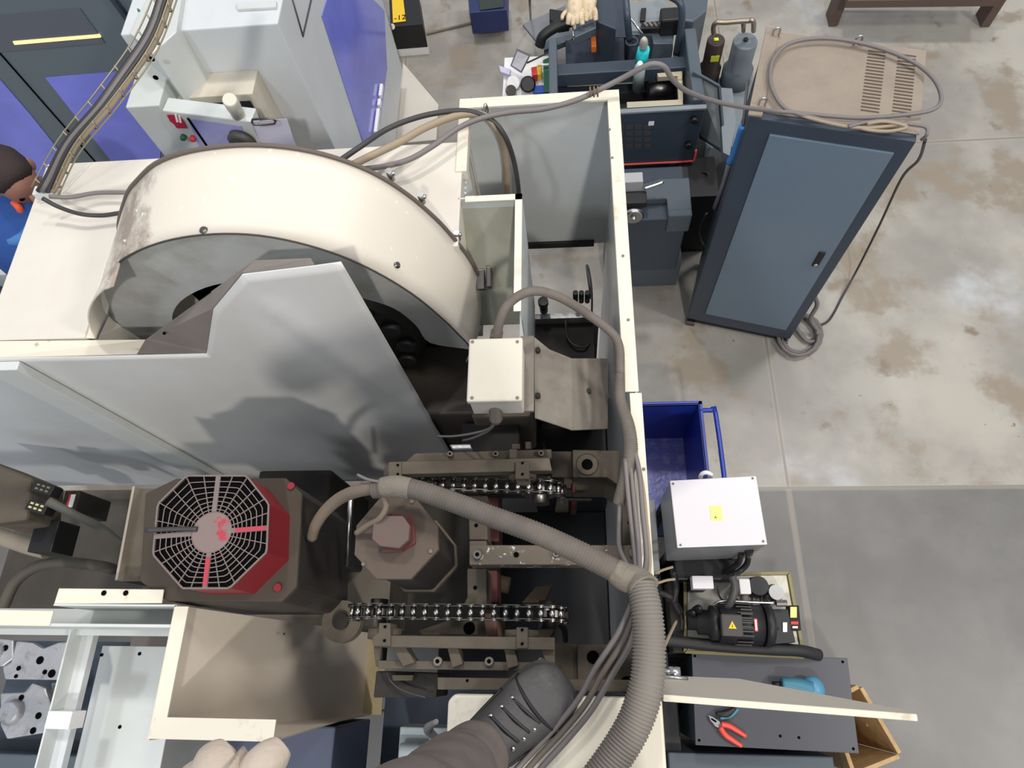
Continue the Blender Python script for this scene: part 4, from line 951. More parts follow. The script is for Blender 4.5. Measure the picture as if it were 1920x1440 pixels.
ec = thing('white_control_box', 'white sheet metal control box with a small pale yellow sticker, beside the blue bin', 'control box', (.5, .52, .6))
zt = 1.1; q = [at(u, v, z=zt) for u, v in ((1256, 901), (1418, 892), (1439, 1021), (1270, 1027))]
MB().prism([V((p.x, p.y, zt - .004)) for p in q], (0, 0, -.3)).build('box_sides', SIDEG, ec, bevel=.003)
MB().prism(q, (0, 0, -.02)).build('lid', WHITEB, ec, bevel=.003)
c0 = at(1343, 962, z=zt + .001); st_ = MB().box(c0.x - .02, c0.x + .02, c0.y - .026, c0.y + .026, zt, zt + .0015).build('sticker', YELL, ec)
MB().prism([c0 + V((-.008, -.018, .001)), c0 + V((.0, -.018, .001)), c0 + V((-.004, -.010, .001))], (0, 0, .001)).build('warning_mark', CASTS, st_)
for (u, v) in ((1262, 907), (1411, 897), (1276, 1022), (1431, 1015)):
    p = at(u, v, z=zt); MB().cyl(p, p + V((0, 0, .003)), .004, n=8).build('screw', CASTS, ec)
MB().tube([at(1313, 896, z=1.05), at(1316, 889, z=1.07), at(1324, 886, z=1.08), at(1333, 890, z=1.07), at(1333, 896, z=1.05)], .008).build('lifting_lug', WHL, ec)
m_ = MB(); m_.cyl(at(1405, 1030, z=1.0), at(1404, 1036, z=.94), .016, n=8); m_.build('cable_gland', BLACK, ec)
MB().cyl(at(1404, 1036, z=.94), at(1404, 1042, z=.9), .012).build('gland_nut', STEEL, ec)
for x_, y_ in ((.37, .42), (.62, .42), (.37, .62), (.62, .62)): MB().box(x_ - .015, x_ + .015, y_ - .015, y_ + .015, 0, .8).build('leg', BLACK, ec)
tag(MB().box(.20, .34, .36, .66, .3, .72).build('grey_guard_box', SIDEG, bevel=.004), 'smooth grey metal box in the gap between machine rim and white control box', 'metal box')

hu = thing('hydraulic_unit', 'hydraulic power unit with black finned motor on a pale tank top', 'hydraulic unit', (.63, .2, 0))
zt = .7; q = [at(u, v, z=zt) for u, v in ((1284, 1078), (1478, 1075), (1506, 1232), (1284, 1222))]
MB().prism(q, (0, 0, -.5)).build('tank', BRONZE, hu, bevel=.004)
cq = sum(q, V()) / 4; MB().prism([cq.lerp(p, .95) + V((0, 0, .002)) for p in q], (0, 0, .002)).build('tank_lid', PURP, hu)
m_ = MB()
for i in range(4): m_.bar(q[i], q[(i + 1) % 4], .012, .02)
m_.build('tank_rim', BRONZE, hu, bevel=.001)
zm = .80
ax0, ax1 = at(1345, 1168, z=zm), at(1430, 1172, z=zm); d = (ax1 - ax0).normalized(); s_ = V((-d.y, d.x, 0))
mo = MB().lathe(ax0, ax1, [(0, .055), (.04, .07), (.96, .07), (1, .055)], 24).build('pump_motor', BLACK, hu)
fn = MB()
for k in range(14):
    t = math.radians(-70 + k * 22); fn.bar(ax0 + d * .06 + (s_ * math.cos(t) + V((0, 0, math.sin(t)))) * .074, ax0 + d * .115 + (s_ * math.cos(t) + V((0, 0, math.sin(t)))) * .074, .004, .012)
for k in range(7): fn.bar(ax0 + d * .07 + s_ * (-.045 + k * .015) + V((0, 0, .078)), ax0 + d * .11 + s_ * (-.045 + k * .015) + V((0, 0, .078)), .005, .01)
fn.build('cooling_fins', mat('fin_dark_grey', (60, 58, 56), .5), mo)
MB().lathe(ax1, ax1 + d * .035, [(0, .075), (.8, .075), (1, .06)], 24).build('fan_cowl', BLACK, mo)
MB().lathe(ax0 - d * .11, ax0, [(0, .03), (.3, .03), (.35, .045), (.7, .045), (.75, .062), (1, .062)], 20).build('pump', BLACK, hu)
tb = at(1373, 1172, z=.90); tbx = MB().obox(tb - d * .038 - s_ * .038 + V((0, 0, -.03)), d * .076, s_ * .076, V((0, 0, .03))).build('terminal_box', mat('dark_grey_terminal_box', (62, 58, 56), .5), mo, bevel=.006)
wc = tb + V((0, 0, .001)); MB().prism([wc - d * .014 - s_ * .012, wc + d * .014 - s_ * .012, wc + s_ * .014], (0, 0, .0012)).build('warning_triangle', YEL, tbx)
MB().prism([wc - d * .0015 - s_ * .008 + V((0, 0, .0013)), wc + d * .0015 - s_ * .008 + V((0, 0, .0013)), wc + s_ * .007 + V((0, 0, .0013))], (0, 0, .0005)).build('warning_bolt_mark', INK, tbx)
lp = at(1417, 1172, z=.875); MB().obox(lp - s_ * .022 - d * .006, d * .012, s_ * .044, V((0, 0, .004))).build('red_label', REDL, mo)
MB().obox(lp - s_ * .018 - d * .003 + V((0, 0, .004)), d * .006, s_ * .036, V((0, 0, .001))).build('label_text_band', WHL, mo)
cap = at(1452, 1112, z=.74); MB().lathe(cap + V((0, 0, -.04)), cap + V((0, 0, .03)), [(0, .034), (.5, .034), (.55, .03), (1, .028)], 20).build('filler_cap', STEEL, hu)
blk = at(1397, 1098, z=.82); MB().box(blk.x - .02, blk.x + .02, blk.y - .03, blk.y + .025, .7, .82).build('valve_block', WHL, hu, bevel=.003)
MB().cyl(blk + V((0, -.03, -.03)), blk + V((0, -.07, -.03)), .015).build('valve_plug', CASTS, hu)
m_ = MB(); m_.tube(pxpath([(1372, 1078, .9), (1378, 1100, .88), (1372, 1125, .86), (1358, 1148, .82)]), .014); m_.build('suction_hose', mat('grey_hydraulic_hose', (72, 70, 70), .5), hu)
MB().tube(pxpath([(1330, 1145, .8), (1350, 1128, .82), (1400, 1129, .82), (1455, 1131, .82)]), .005).build('steel_pipe', STEEL, hu)
MB().cyl(at(1455, 1131, z=.82), at(1475, 1131, z=.82), .012, n=8).build('pipe_fitting', STEELD, hu)
for (u, v, h) in ((1301, 1148, .86), (1313, 1140, .88)): 
    p = at(u, v, z=h); MB().lathe(p + V((0, 0, -.1)), p, [(0, .016), (.6, .016), (.8, .01), (1, .004)], 12).build('valve_spindle', BLACK, hu)
p = at(1423, 1098, z=.78); MB().lathe(p + V((0, 0, -.06)), p, [(0, .04), (1, .036)], 20).build('black_filter', BLACK, hu)
for px in ([(1385, 1095, .8), (1380, 1120, .78), (1395, 1140, .76), (1420, 1150, .78)], [(1345, 1100, .85), (1350, 1120, .8), (1365, 1130, .76), (1400, 1140, .76)], [(1410, 1120, .75), (1412, 1150, .78), (1440, 1160, .8), (1460, 1180, .78), (1440, 1190, .76)]):
    MB().tube(pxpath(px), .0035, n=6).build('wire', CABK, hu)
for k, x_ in enumerate((1425, 1432)): MB().cyl(at(x_, 1110, z=.72), at(x_ + 3, 1145, z=.72), .004).build('thin_pipe', CABK, hu)
p = at(1318, 1092, z=.9); sb = thing('relay_box', 'small pale grey box on the left of the hydraulic tank', 'electrical box', (p.x, p.y, .7))
MB().box(p.x - .038, p.x + .038, p.y - .022, p.y + .024, .85, .9).build('case', WHITEB, sb, bevel=.003); MB().box(p.x - .03, p.x + .03, p.y - .015, p.y + .015, .7, .85).build('stand', BLACK, sb)
gp_ = thing('gauge_panel', 'black side panel with white and red labels at the right end of the hydraulic unit', 'panel', at(1475, 1190, z=.5))
q2 = [at(u, v, z=.78) for u, v in ((1444, 1142), (1478, 1142), (1492, 1205), (1448, 1208))]; MB().prism(q2, (0, 0, -.3)).build('panel', BLACK, gp_, bevel=.003)
for (u, v, a_, b_, mm) in ((1488, 1148, 6, 10, YELL), (1490, 1168, 7, 3, REDL), (1472, 1176, 4, 9, WHL), (1491, 1176, 5, 2, WHL)):
    MB().prism([at(u - a_, v - b_, z=.785), at(u + a_, v - b_, z=.785), at(u + a_, v + b_, z=.785), at(u - a_, v + b_, z=.785)], (0, 0, -.004)).build('label', mm, gp_)
MB().prism([at(u, v, z=.78) for u, v in ((1480, 1135), (1498, 1135), (1502, 1182), (1484, 1182))], (0, 0, -.05)).build('bracket', CASTD, gp_)
tag(MB().tube(pxpath([(1245, 1200, .75), (1290, 1205, .75), (1360, 1212, .76), (1440, 1217, .76), (1500, 1220, .74), (1535, 1228, .7)]), .022, n=14).build('thick_black_hose', RUBB), 'thick black hose between the hydraulic unit and the dark workbench', 'hose')
for i, (px, lb_) in enumerate((([(1228, 1075, .9), (1245, 1068, .9), (1262, 1063, .9)], 'pale thin pipe near the white control box, the upper of two'), ([(1240, 1225, 1.2), (1256, 1190, 1.1), (1268, 1165, 1.0)], 'pale thin pipe slanting beside the large ribbed conduit'), ([(1228, 1095, .9), (1250, 1088, .9), (1266, 1086, .9)], 'pale thin pipe near the white control box, the lower of two'))):
    tag(MB().tube(pxpath(px), .005).build('thin_pipe', CABT), lb_, 'pipe', 'thin pipes beside the machine rim')
dk = thing('dark_manifold', 'black manifold of hoses between the machine rim and the hydraulic tank', 'manifold', (.3, .2, 0))
MB().box(.20, .36, -.1, .34, .3, .62).build('block', BLACK, dk, bevel=.01)
MB().box(.365, .40, .07, .33, .45, .73).build('post', CASTD, dk, bevel=.004)
for px in ([(1250, 1120, .75), (1270, 1135, .75), (1278, 1160, .72), (1275, 1200, .7)], [(1262, 1070, .85), (1268, 1100, .8), (1262, 1130, .78)], [(1235, 1110, .8), (1255, 1118, .8), (1262, 1126, .78), (1275, 1150, .75)]):
    MB().tube(pxpath(px), .012, n=8).build('hose', RUBB, dk)
tag(MB().box(.39, .62, .33, .42, .3, .78).build('shadow_bracket', BLACK, bevel=.006), 'black bracket under the front edge of the white control box', 'bracket')
for i, px in enumerate(([(1404, 1042, .9), (1400, 1058, .86), (1388, 1070, .84), (1375, 1078, .86)], [(1390, 1038, .95), (1385, 1055, .88), (1372, 1066, .84), (1362, 1074, .82)])):
    tag(MB().tube(pxpath(px), .011, n=8).build('box_lead', RUBB), 'black lead under the white control box, the ' + ('right' if i == 0 else 'left') + ' of two', 'cable', 'leads below the white control box')

wb = thing('workbench', 'dark slate steel bench with a flat top carrying pliers, right of the machine', 'bench', (.7, -.09, 0))
zt = .7; q = [at(u, v, z=zt) for u, v in ((1297, 1224), (1589, 1234), (1611, 1413), (1304, 1397))]
MB().prism(q, (0, 0, -.02)).build('top', mat('bench_top_slate', (72, 73, 78), .35, dirt=(64, 65, 70), dscale=5, damt=.5, sharp=.4), wb, bevel=.002)
MB().prism([cq_.lerp(sum(q, V()) / 4, .04) + V((0, 0, -.02)) for cq_ in q], (0, 0, -.5)).build('side_panels', SLATE, wb)
for (u, v) in ((1303, 1230), (1580, 1241), (1311, 1388), (1600, 1404), (1463, 1380), (1498, 1383)):
    p = at(u, v, z=zt); MB().cyl(p, p + V((0, 0, .0015)), .005, n=10).build('screw', INK, wb)
for p in q: MB().box(p.x - (.03 if p.x > .7 else -.005), p.x + (-.005 if p.x > .7 else .03), p.y - (.03 if p.y > -.1 else -.005), p.y + (-.005 if p.y > -.1 else .03), 0, .2).build('leg', SLATED, wb)
tag(MB().box(.34, .95, -.62, -.28, .0, .55).build('lower_cabinet', SLATE, bevel=.006), 'slate painted cabinet partly visible below the bench edge at bottom right', 'cabinet')
tag(MB().box(.18, .40, -.5, -.03, .0, .5).build('black_locker', BLACK, bevel=.006), 'black cabinet in the gap between machine rim and bench', 'cabinet')
# pliers
pz = .716
pg = thing('pliers', 'pliers with orange-red grips lying open on the dark bench', 'pliers', at(1355, 1362, z=.7))
def flat(mb_, pxs, z, h): return mb_.prism([at(u, v, z=z) for u, v in pxs], (0, 0, -h))
flat(MB(), [(1328, 1341), (1338, 1345), (1350, 1353), (1354, 1360), (1349, 1366), (1340, 1361), (1331, 1350)], pz, .012).build('jaw', STEEL, pg, bevel=.002)
MB().cyl(at(1351, 1361, z=pz), at(1351, 1361, z=pz + .004), .006).build('pivot', STEELD, pg)
flat(MB(), [(1334, 1346), (1344, 1352), (1342, 1355), (1333, 1349)], pz + .001, .002).build('jaw_gap', INK, pg)
MB().tube([at(1352, 1358, z=pz), at(1366, 1361, z=pz), at(1382, 1370, z=pz), at(1399, 1381, z=pz)], [.010, .010, .009, .007]).build('grip', PLIER, pg)
MB().tube([at(1350, 1364, z=pz), at(1360, 1378, z=pz), at(1374, 1388, z=pz), at(1391, 1399, z=pz)], [.010, .010, .009, .007]).build('grip', PLIER, pg)
sn = thing('cutting_pliers', 'teal and black handled cutters half hidden under the cream door', 'cutters', at(1355, 1335, z=.7))
MB().tube([at(1342, 1338, z=.72), at(1362, 1338, z=.72), at(1378, 1328, z=.72)], [.006, .014, .008]).build('grip', BLACK, sn)
MB().tube([at(1350, 1347, z=.72), at(1370, 1342, z=.72), at(1384, 1329, z=.72)], [.005, .007, .006]).build('grip', TEAL, sn)
gw = thing('angle_grinder', 'blue power tool lying on the bench behind the cream door', 'power tool', at(1505, 1292, z=.7))
m_ = MB(); m_.tube([at(1465, 1283, z=.75), at(1492, 1286, z=.75), at(1520, 1295, z=.75)], [.022, .028, .034], n=14); m_.build('body', TEAL, gw)
m_ = MB(); m_.sphere(at(1525, 1292, z=.74), .04, (1, 1.1, .7)); m_.build('head', mat('blue_tool_shell', (72, 130, 160), .4), gw)
MB().tube([at(1448, 1284, z=.73), at(1465, 1284, z=.74)], .012).build('spindle', BLACK, gw)
# wooden crate
zc = .45; ck = thing('wooden_crate', 'small open crate of raw wood on the floor right of the bench', 'crate', at(1640, 1350, z=0))
c1, c2, c3, c4 = at(1612, 1291, z=zc), at(1684, 1414, z=zc), at(1604, 1446, z=zc), at(1560, 1320, z=zc)
def board(a_, b_, z0, z1, th=.016):
    dd = (b_ - a_); s_ = V((-dd.y, dd.x, 0)).normalized() * th; return MB().obox(V((a_.x, a_.y, z0)), V((dd.x, dd.y, 0)), s_, V((0, 0, z1 - z0)))
for a_, b_ in ((c1, c2), (c2, c3), (c3, c4), (c4, c1)): board(a_, b_, .02, zc).build('side_board', WOOD, ck, bevel=.002)
MB().prism([V((p.x, p.y, .02)) for p in (c1, c2, c3, c4)], (0, 0, .012)).build('crate_floor', WOOD, ck)
board(at(1625, 1362, z=.3), at(1650, 1362, z=.3), .26, .30).build('inner_cleat', WOOD, ck)

# ================================================================== BANDSAW / LATHE GROUP (top middle)
bs = thing('saw_cabinet', 'dark slate machine base with grid vents and a red trim line, behind the right rim', 'machine', (.45, 2.6, 0))
MB().box(.22, .70, 2.58, 2.62, .54, .905).build('front_panel', SLATED, bs, bevel=.004)
MB().box(.20, .70, 2.62, 2.75, .2, .62).build('body', SLATED, bs)
g = MB()
for r_ in range(4):
    for c_ in range(4):
        p = at(1163 + c_ * 17 - r_ * 0, 238 + r_ * 12, y=2.58); g.box(p.x - .019, p.x + .019, 2.577, 2.58, p.z - .014, p.z + .014)
g.build('vent_grid', mat('vent_dull_brown', (64, 62, 62), .7), bs)
p = at(1221, 231, y=2.58); MB().box(p.x - .014, p.x + .014, 2.576, 2.58, p.z - .012, p.z + .012).build('badge', WHL, bs)
for (u, v) in ((1301, 221), (1290, 268)):
    p = at(u, v, y=2.575); MB().cyl(p, p + V((0, -.03, 0)), .016, n=10).build('knob', BLACK, bs)
MB().tube([V((.28, 2.575, .54)), V((.5, 2.575, .54)), V((.68, 2.575, .54)), V((.70, 2.575, .56)), V((.70, 2.58, .62))], .006).build('red_trim', mat('coral_trim', (224, 86, 84), .4), bs)
MB().box(.20, .705, 2.575, 2.60, .905, .915).build('top_edge', SLATEL, bs)
# frame with bars
fr_ = thing('saw_bed', 'long slate machine bed with dark cross rails and steel guide bars', 'machine', (.3, 2.85, 0))
MB().box(-.075, -.03, 2.62, 3.12, .3, .93).build('end_post', SLATE, fr_, bevel=.008)
MB().box(.64, .70, 2.62, 3.12, .3, .93).build('end_post', SLATE, fr_, bevel=.008)
MB().box(-.04, .66, 2.92, 3.0, .78, .86).build('cross_rail', SLATED, fr_, bevel=.005)
MB().box(-.04, .66, 3.04, 3.10, .6, .72).build('cross_rail', SLATED, fr_, bevel=.005)
MB().box(-.04, .66, 2.64, 3.10, .3, .55).build('bed', BLACK, fr_)
for (pxs, z) in (([(1063, 146), (1205, 139), (1205, 148), (1063, 155)], .8), ([(1175, 191), (1280, 186), (1281, 196), (1176, 202)], .85), ([(1232, 137), (1279, 133), (1280, 141), (1234, 144)], .85), ([(1270, 143), (1280, 143), (1281, 188), (1272, 188)], .82)):
    MB().prism([at(u, v, z=z) for u, v in pxs], (0, 0, -.03)).build('guide_bar', mat('cream_steel_bar', (206, 196, 168), .3, metal=.5) if 'cream_steel_bar' not in MATS else MATS['cream_steel_bar'], fr_, bevel=.002)
m_ = MB(); m_.cyl(at(1215, 168, z=.7), at(1262, 163, z=.7), .05); m_.build('roller', STEELD, fr_)
m_ = MB(); m_.sphere(at(1135, 152, z=.72), .05, (1.1, .8, .6)); m_.build('chip_heap', mat('metal_chips', (170, 170, 170), .3, metal=.8, bump=1., bscale=60), fr_)
bt = thing('spray_bottle', 'turquoise labelled bottle standing upright on the saw bed', 'bottle', at(1198, 160, z=.72))
MB().lathe(at(1196, 165, z=.72), at(1200, 118, z=1.0), [(0, .030), (.7, .030), (.85, .024), (1, .012)], 20).build('bottle_body', mat('pale_bottle', (206, 224, 220), .15), bt)
MB().lathe(at(1202, 116, z=.93), at(1207, 92, z=1.03), [(0, .033), (1, .030)], 20).build('label_band', TURQ, bt)
MB().lathe(at(1206, 92, z=1.02), at(1208, 72, z=1.12), [(0, .02), (.5, .022), (.8, .018), (1, .01)], 16).build('cap', mat('clear_grey_cap', (176, 172, 164), .2), bt)
# lathe body below
lt = thing('small_lathe', 'dark slate machine with a handwheel and step shaped top, just right of the rim', 'machine', (.45, 2.2, 0))
zt = .75; tp_ = [at(u, v, z=zt) for u, v in ((1158, 360), (1235, 335), (1292, 333), (1298, 402), (1253, 404), (1250, 372), (1160, 378))]
MB().prism(tp_, (0, 0, -.04)).build('stepped_top', SLATE, lt, bevel=.004)
MB().box(.24, .60, 2.07, 2.40, .25, .71).build('housing', SLATED, lt, bevel=.006)
MB().box(.24, .64, 2.36, 2.44, .45, .66).build('rear_ledge', BLACK, lt, bevel=.006)
MB().box(.2, .60, 2.48, 2.54, .46, .50).build('grey_ledge', SLATEL, lt, bevel=.003)
MB().box(.50, .615, 2.055, 2.10, .62, .753).build('corner_block', SLATE, lt, bevel=.008)
p = at(1187, 398, y=2.05); hw = MB()
hw.lathe(p + V((0, -.01, 0)), p + V((0, -.035, 0)), [(0, .045), (.3, .05), (.7, .05), (1, .04)], 28); hw.cyl(p, p + V((0, -.05, 0)), .012); hw.build('handwheel', STEEL, lt)
MB().cyl(p + V((-.04, -.03, -.03)), p + V((-.04, -.03, -.10)), .006).build('wheel_handle', STEEL, lt)
m_ = MB(); p = at(1190, 332, z=.86); m_.box(p.x - .05, p.x + .04, p.y - .03, p.y + .03, .78, .86); m_.build('switch_box', mat('silver_switch', (180, 180, 182), .4), lt, bevel=.004)
MB().box(p.x - .055, p.x + .06, p.y - .11, p.y - .035, .76, .80).build('tool_post', BLACK, lt, bevel=.006)
MB().tube([at(1207, 354, z=.82), at(1228, 347, z=.83), at(1244, 341, z=.84)], .008).build('lever', STEEL, lt)
MB().box(*(lambda a_, b_: (a_.x, b_.x, b_.y, a_.y))(at(1166, 353, z=.78), at(1200, 362, z=.78)), .765, .785).build('steel_rest', STEEL, lt, bevel=.002)
MB().box(.22, .64, 2.12, 2.36, 0, .25).build('pedestal', SLATE, lt)
tag(MB().prism([at(u, v, z=.06) for u, v in ((1178, 485), (1250, 485), (1250, 520), (1205, 522), (1178, 500))], (0, 0, -.05)).build('floor_plate', SLATEL), 'flat grey plate on the floor below the small lathe', 'plate')
tag(MB().box(.62, .82, 2.35, 2.62, .0, .52).build('black_pedestal', BLACK, bevel=.005), 'black base block between the lathe and the slate cabinet', 'machine base')
# grey lid and tanks
ld = thing('grey_machine_lid', 'open light grey hinged lid between the saw bed and the tanks', 'lid', (.8, 2.75, .4))
lq = [at(1300, 135, z=.95), at(1348, 162, z=.9), at(1358, 285, z=.55), at(1312, 255, z=.55)]
MB().prism(lq, (.004, 0, -.01)).build('lid_sheet', mat('pale_lid_grey', (176, 180, 178), .4), ld)
m_ = MB()
for i in range(4): m_.bar(lq[i], lq[(i + 1) % 4], .014, .014)
m_.build('lid_frame', SLATE, ld)
MB().prism([at(1348, 164, z=.7), at(1373, 166, z=.7), at(1380, 230, z=.7), at(1368, 292, z=.7), at(1356, 286, z=.7)], (0, 0, -.05)).build('side_leaf', SLATEL, ld)
tk = thing('coolant_tank_base', 'grey base tray under the black pump and grey tank', 'tray', (.95, 2.95, 0))
MB().box(.78, 1.10, 2.68, 3.20, 0, .52).build('tray', SLATEL, tk, bevel=.004)
MB().box(.98, 1.10, 2.55, 2.72, .2, .55).build('motor_bracket', CASTD, tk, bevel=.005)
def vessel(name, label, cat, u0, v0, u1, v1, zt_, zb, r0, r1, mm, base):
    t_ = thing(name, label, cat, at(u1, v1, z=zb)); T_ = at(u0, v0, z=zt_); B_ = V((T_.x, T_.y, zb))
    MB().lathe(B_, T_, [(0, r1), (.35, r1), (.4, r0), (.97, r0), (1, r0 * .93)], 26).build('vessel_body', mm, t_)
    return t_, T_, B_
t1, T1, B1_ = vessel('coolant_pump', 'dark brown cylindrical pump with yellow labels', 'pump', 1343, 74, 1343, 130, .80, .52, .048, .062, mat('dark_brown_pump', (58, 46, 42), .45), .6)
MB().box(T1.x - .012, T1.x + .012, T1.y - .01, T1.y + .01, .80, .803).build('cap_label', YGR, t1)
MB().box(T1.x - .02, T1.x + .025, T1.y - .053, T1.y - .046, .70, .735).build('side_label', YGR, t1)
t2, T2, B2_ = vessel('air_tank', 'grey cylindrical tank with a domed lid beside the brown pump', 'tank', 1398, 76, 1400, 130, .80, .52, .066, .085, mat('grey_tank_paint', (106, 114, 120), .4), .6)
MB().cyl(T2, T2 + V((0, 0, .012)), .012).build('cap_screw', BLACK, t2)
p = at(1396, 131, z=.6); MB().sphere(p, .016, (1, 1, .5), 6).build('drain_label', YGR, t2)
MB().tube([at(1338, 62, z=.84), at(1338, 50, z=.9), at(1344, 42, z=.93), at(1360, 42, z=.93), at(1400, 39, z=.93), at(1412, 40, z=.93), at(1413, 58, z=.84)], .013, n=10).build('pipe_work', mat('dull_pipe_steel', (160, 146, 130), .35, metal=.8), t1)
MB().tube([at(1394, 40, z=.93), at(1394, 58, z=.84)], .012).build('pipe_work', MATS['dull_pipe_steel'], t1)
# bench clutter behind: stand with monitor and keyboard
md = thing('control_stand', 'dark equipment stand with a grey shelf, behind the saw bed', 'stand', (.4, 3.3, 0))
MB().prism([at(u, v, z=.85) for u, v in ((1180, 5), (1245, 0), (1268, 35), (1265, 58), (1183, 58))], (0, 0, -.02)).build('shelf', SLATEL, md, bevel=.002)
MB().prism([at(u, v, z=.85) for u, v in ((1183, 58), (1265, 55), (1262, 82), (1225, 82), (1222, 65), (1184, 65))], (0, 0, -.2)).build('front_face', SLATE, md, bevel=.004)
MB().prism([at(u, v, z=.7) for u, v in ((1180, 60), (1262, 60), (1262, 90), (1180, 90))], (0, 0, -.7)).build('pedestal', SLATED, md)
MB().tube([at(1172, -20, z=1.1), at(1176, 30, z=1.05), at(1180, 75, z=.9)], .018).build('upright', SLATED, md)
MB().tube([at(1252, -10, z=1.1), at(1277, 10, z=1.08), at(1276, 60, z=.95), at(1268, 100, z=.8)], .018).build('upright', SLATED, md)
MB().tube([at(1168, 15, z=1.0), at(1205, 64, z=.95)], .006).build('lever', STEEL, md)
m_ = MB(); p = at(1185, 78, z=.9)
for k in range(1): m_.tube([p + V((.03 * math.cos(t), .03 * math.sin(t), 0)) for t in [q * math.pi / 6 for q in range(13)]], .007)
m_.build('ring_clamp', SLATED, md)
kb = thing('tool_tray', 'dark tray with small tools on the grey shelf of the control stand', 'tray', at(1225, 45, z=.86))
MB().prism([at(u, v, z=.885) for u, v in ((1203, 42), (1246, 38), (1250, 52), (1200, 54))], (0, 0, -.03)).build('tray', BLACK, kb, bevel=.003)
m_ = MB(); 
for k in range(4): m_.bar(at(1208 + k * 9, 43, z=.89), at(1214 + k * 9, 50, z=.89), .012, .01)
m_.build('tool_bits', CASTS, kb)
MB().prism([at(u, v, z=.87) for u, v in ((1202, 15), (1212, 14), (1210, 38), (1200, 38))], (0, 0, -.015)).build('side_pouch', BLACK, kb, bevel=.003)
p = at(1257, 25, z=.95); tag(MB().box(p.x - .05, p.x + .05, p.y - .05, p.y + .05, .85, .95).build('black_tool_box', BLACK, bevel=.01), 'black box at the right end of the control stand shelf', 'box')
# gloves
gl = thing('work_gloves', 'pair of cream cotton gloves draped over the dark machine rail', 'gloves', at(1090, 20, z=.95))
for s_, (u0, v0) in enumerate(((1078, 18), (1103, 10))):
    c0 = at(u0, v0, z=.95); m_ = MB()
    m_.tube([c0 + V((0, -.06, -.01)), c0 + V((0, 0, .015)), c0 + V((.01, .07, 0)), c0 + V((.02, .12, 0))], [.032, .045, .040, .030], n=12)
    for k in range(4): m_.tube([c0 + V((-.026 + k * .018, -.03, .0)), c0 + V((-.032 + k * .02 + .01 * math.sin(k * 3), -.065, .006)), c0 + V((-.04 + k * .026, -.085 - .012 * (k % 2), -.02))], [.017, .017, .012], n=8)
    m_.tube([c0 + V((-.035, .0, 0)), c0 + V((-.065, -.03, -.005)), c0 + V((-.07, -.055, -.01))], [.013, .012, .008], n=8)
    m_.build('glove', mat('cotton_glove', (214, 196, 166), .9, dirt=(178, 150, 112), dscale=22, damt=.4, bump=.3) if s_ == 0 else MATS['cotton_glove'], gl)
rl = thing('slate_machine_tower', 'dark slate machine tower with rails at the top middle of the picture', 'machine', (.15, 3.5, 0))
MB().prism([at(u, v, z=.9) for u, v in ((1118, -20), (1155, -20), (1155, 55), (1118, 40))], (0, 0, -.6)).build('tower_block', SLATED, rl, bevel=.005)
MB().prism([at(u, v, z=.9) for u, v in ((1075, 55), (1118, 38), (1118, 52), (1078, 70))], (0, 0, -.05)).build('rail', SLATE, rl, bevel=.004)
MB().prism([at(u, v, z=.62) for u, v in ((1060, 75), (1170, 70), (1172, 120), (1062, 125))], (0, 0, -.3)).build('lower_box', mat('navy_block', (34, 44, 60), .5), rl, bevel=.004)
MB().prism([at(u, v, z=.55) for u, v in ((1080, -30), (1180, -30), (1180, 70), (1080, 70))], (0, 0, -.4)).build('rear_box', SLATED, rl)
MB().prism([at(u, v, z=.8) for u, v in ((1280, -20), (1330, -20), (1325, 20), (1300, 40), (1282, 38))], (0, 0, -.5)).build('side_box', SLATE, rl, bevel=.01)
tag(MB().tube([at(1073, 42, z=.9), at(1075, 68, z=.9)], .004).build('thin_rod', STEEL), 'thin grey rod hanging below the cotton gloves', 'rod')
p = at(1113, 74, z=.8); tag(MB().box(p.x - .014, p.x + .014, p.y - .055, p.y + .055, .76, .80).build('orange_marker', ORANP, bevel=.004), 'orange plastic piece standing on the machine bed near the gloves', 'marker')
ch = thing('black_clamp_arm', 'black curved clamp arm at the left end of the slate machine', 'clamp', at(1040, 60, z=.7))
MB().tube(pxpath([(1012, 85, .8), (1018, 68, .85), (1040, 52, .88), (1070, 40, .9)]), [.03, .028, .028, .03], n=10).build('arm', BLACK, ch)
MB().prism([at(u, v, z=.8) for u, v in ((1030, 15), (1060, 20), (1068, 42), (1045, 46), (1030, 35))], (0, 0, -.06)).build('block', BLACK, ch, bevel=.008)
MB().prism([at(u, v, z=.6) for u, v in ((1018, 78), (1072, 62), (1074, 72), (1020, 94))], (0, 0, -.04)).build('foot_bar', SLATE, ch, bevel=.004)
tag(MB().prism([at(u, v, z=.3) for u, v in ((980, 45), (1060, 10), (1075, 70), (1015, 88))], (0, 0, -.02)).build('grey_floor_sheet', mat('mid_grey_sheet', (118, 120, 124), .5)), 'grey sheet of metal under the black clamp arm', 'sheet')
tag(MB().tube([at(992, -20, z=.8), at(995, 38, z=.1)], .008).build('stand_pole', STEELD), 'thin grey pole left of the black clamp arm', 'pole')

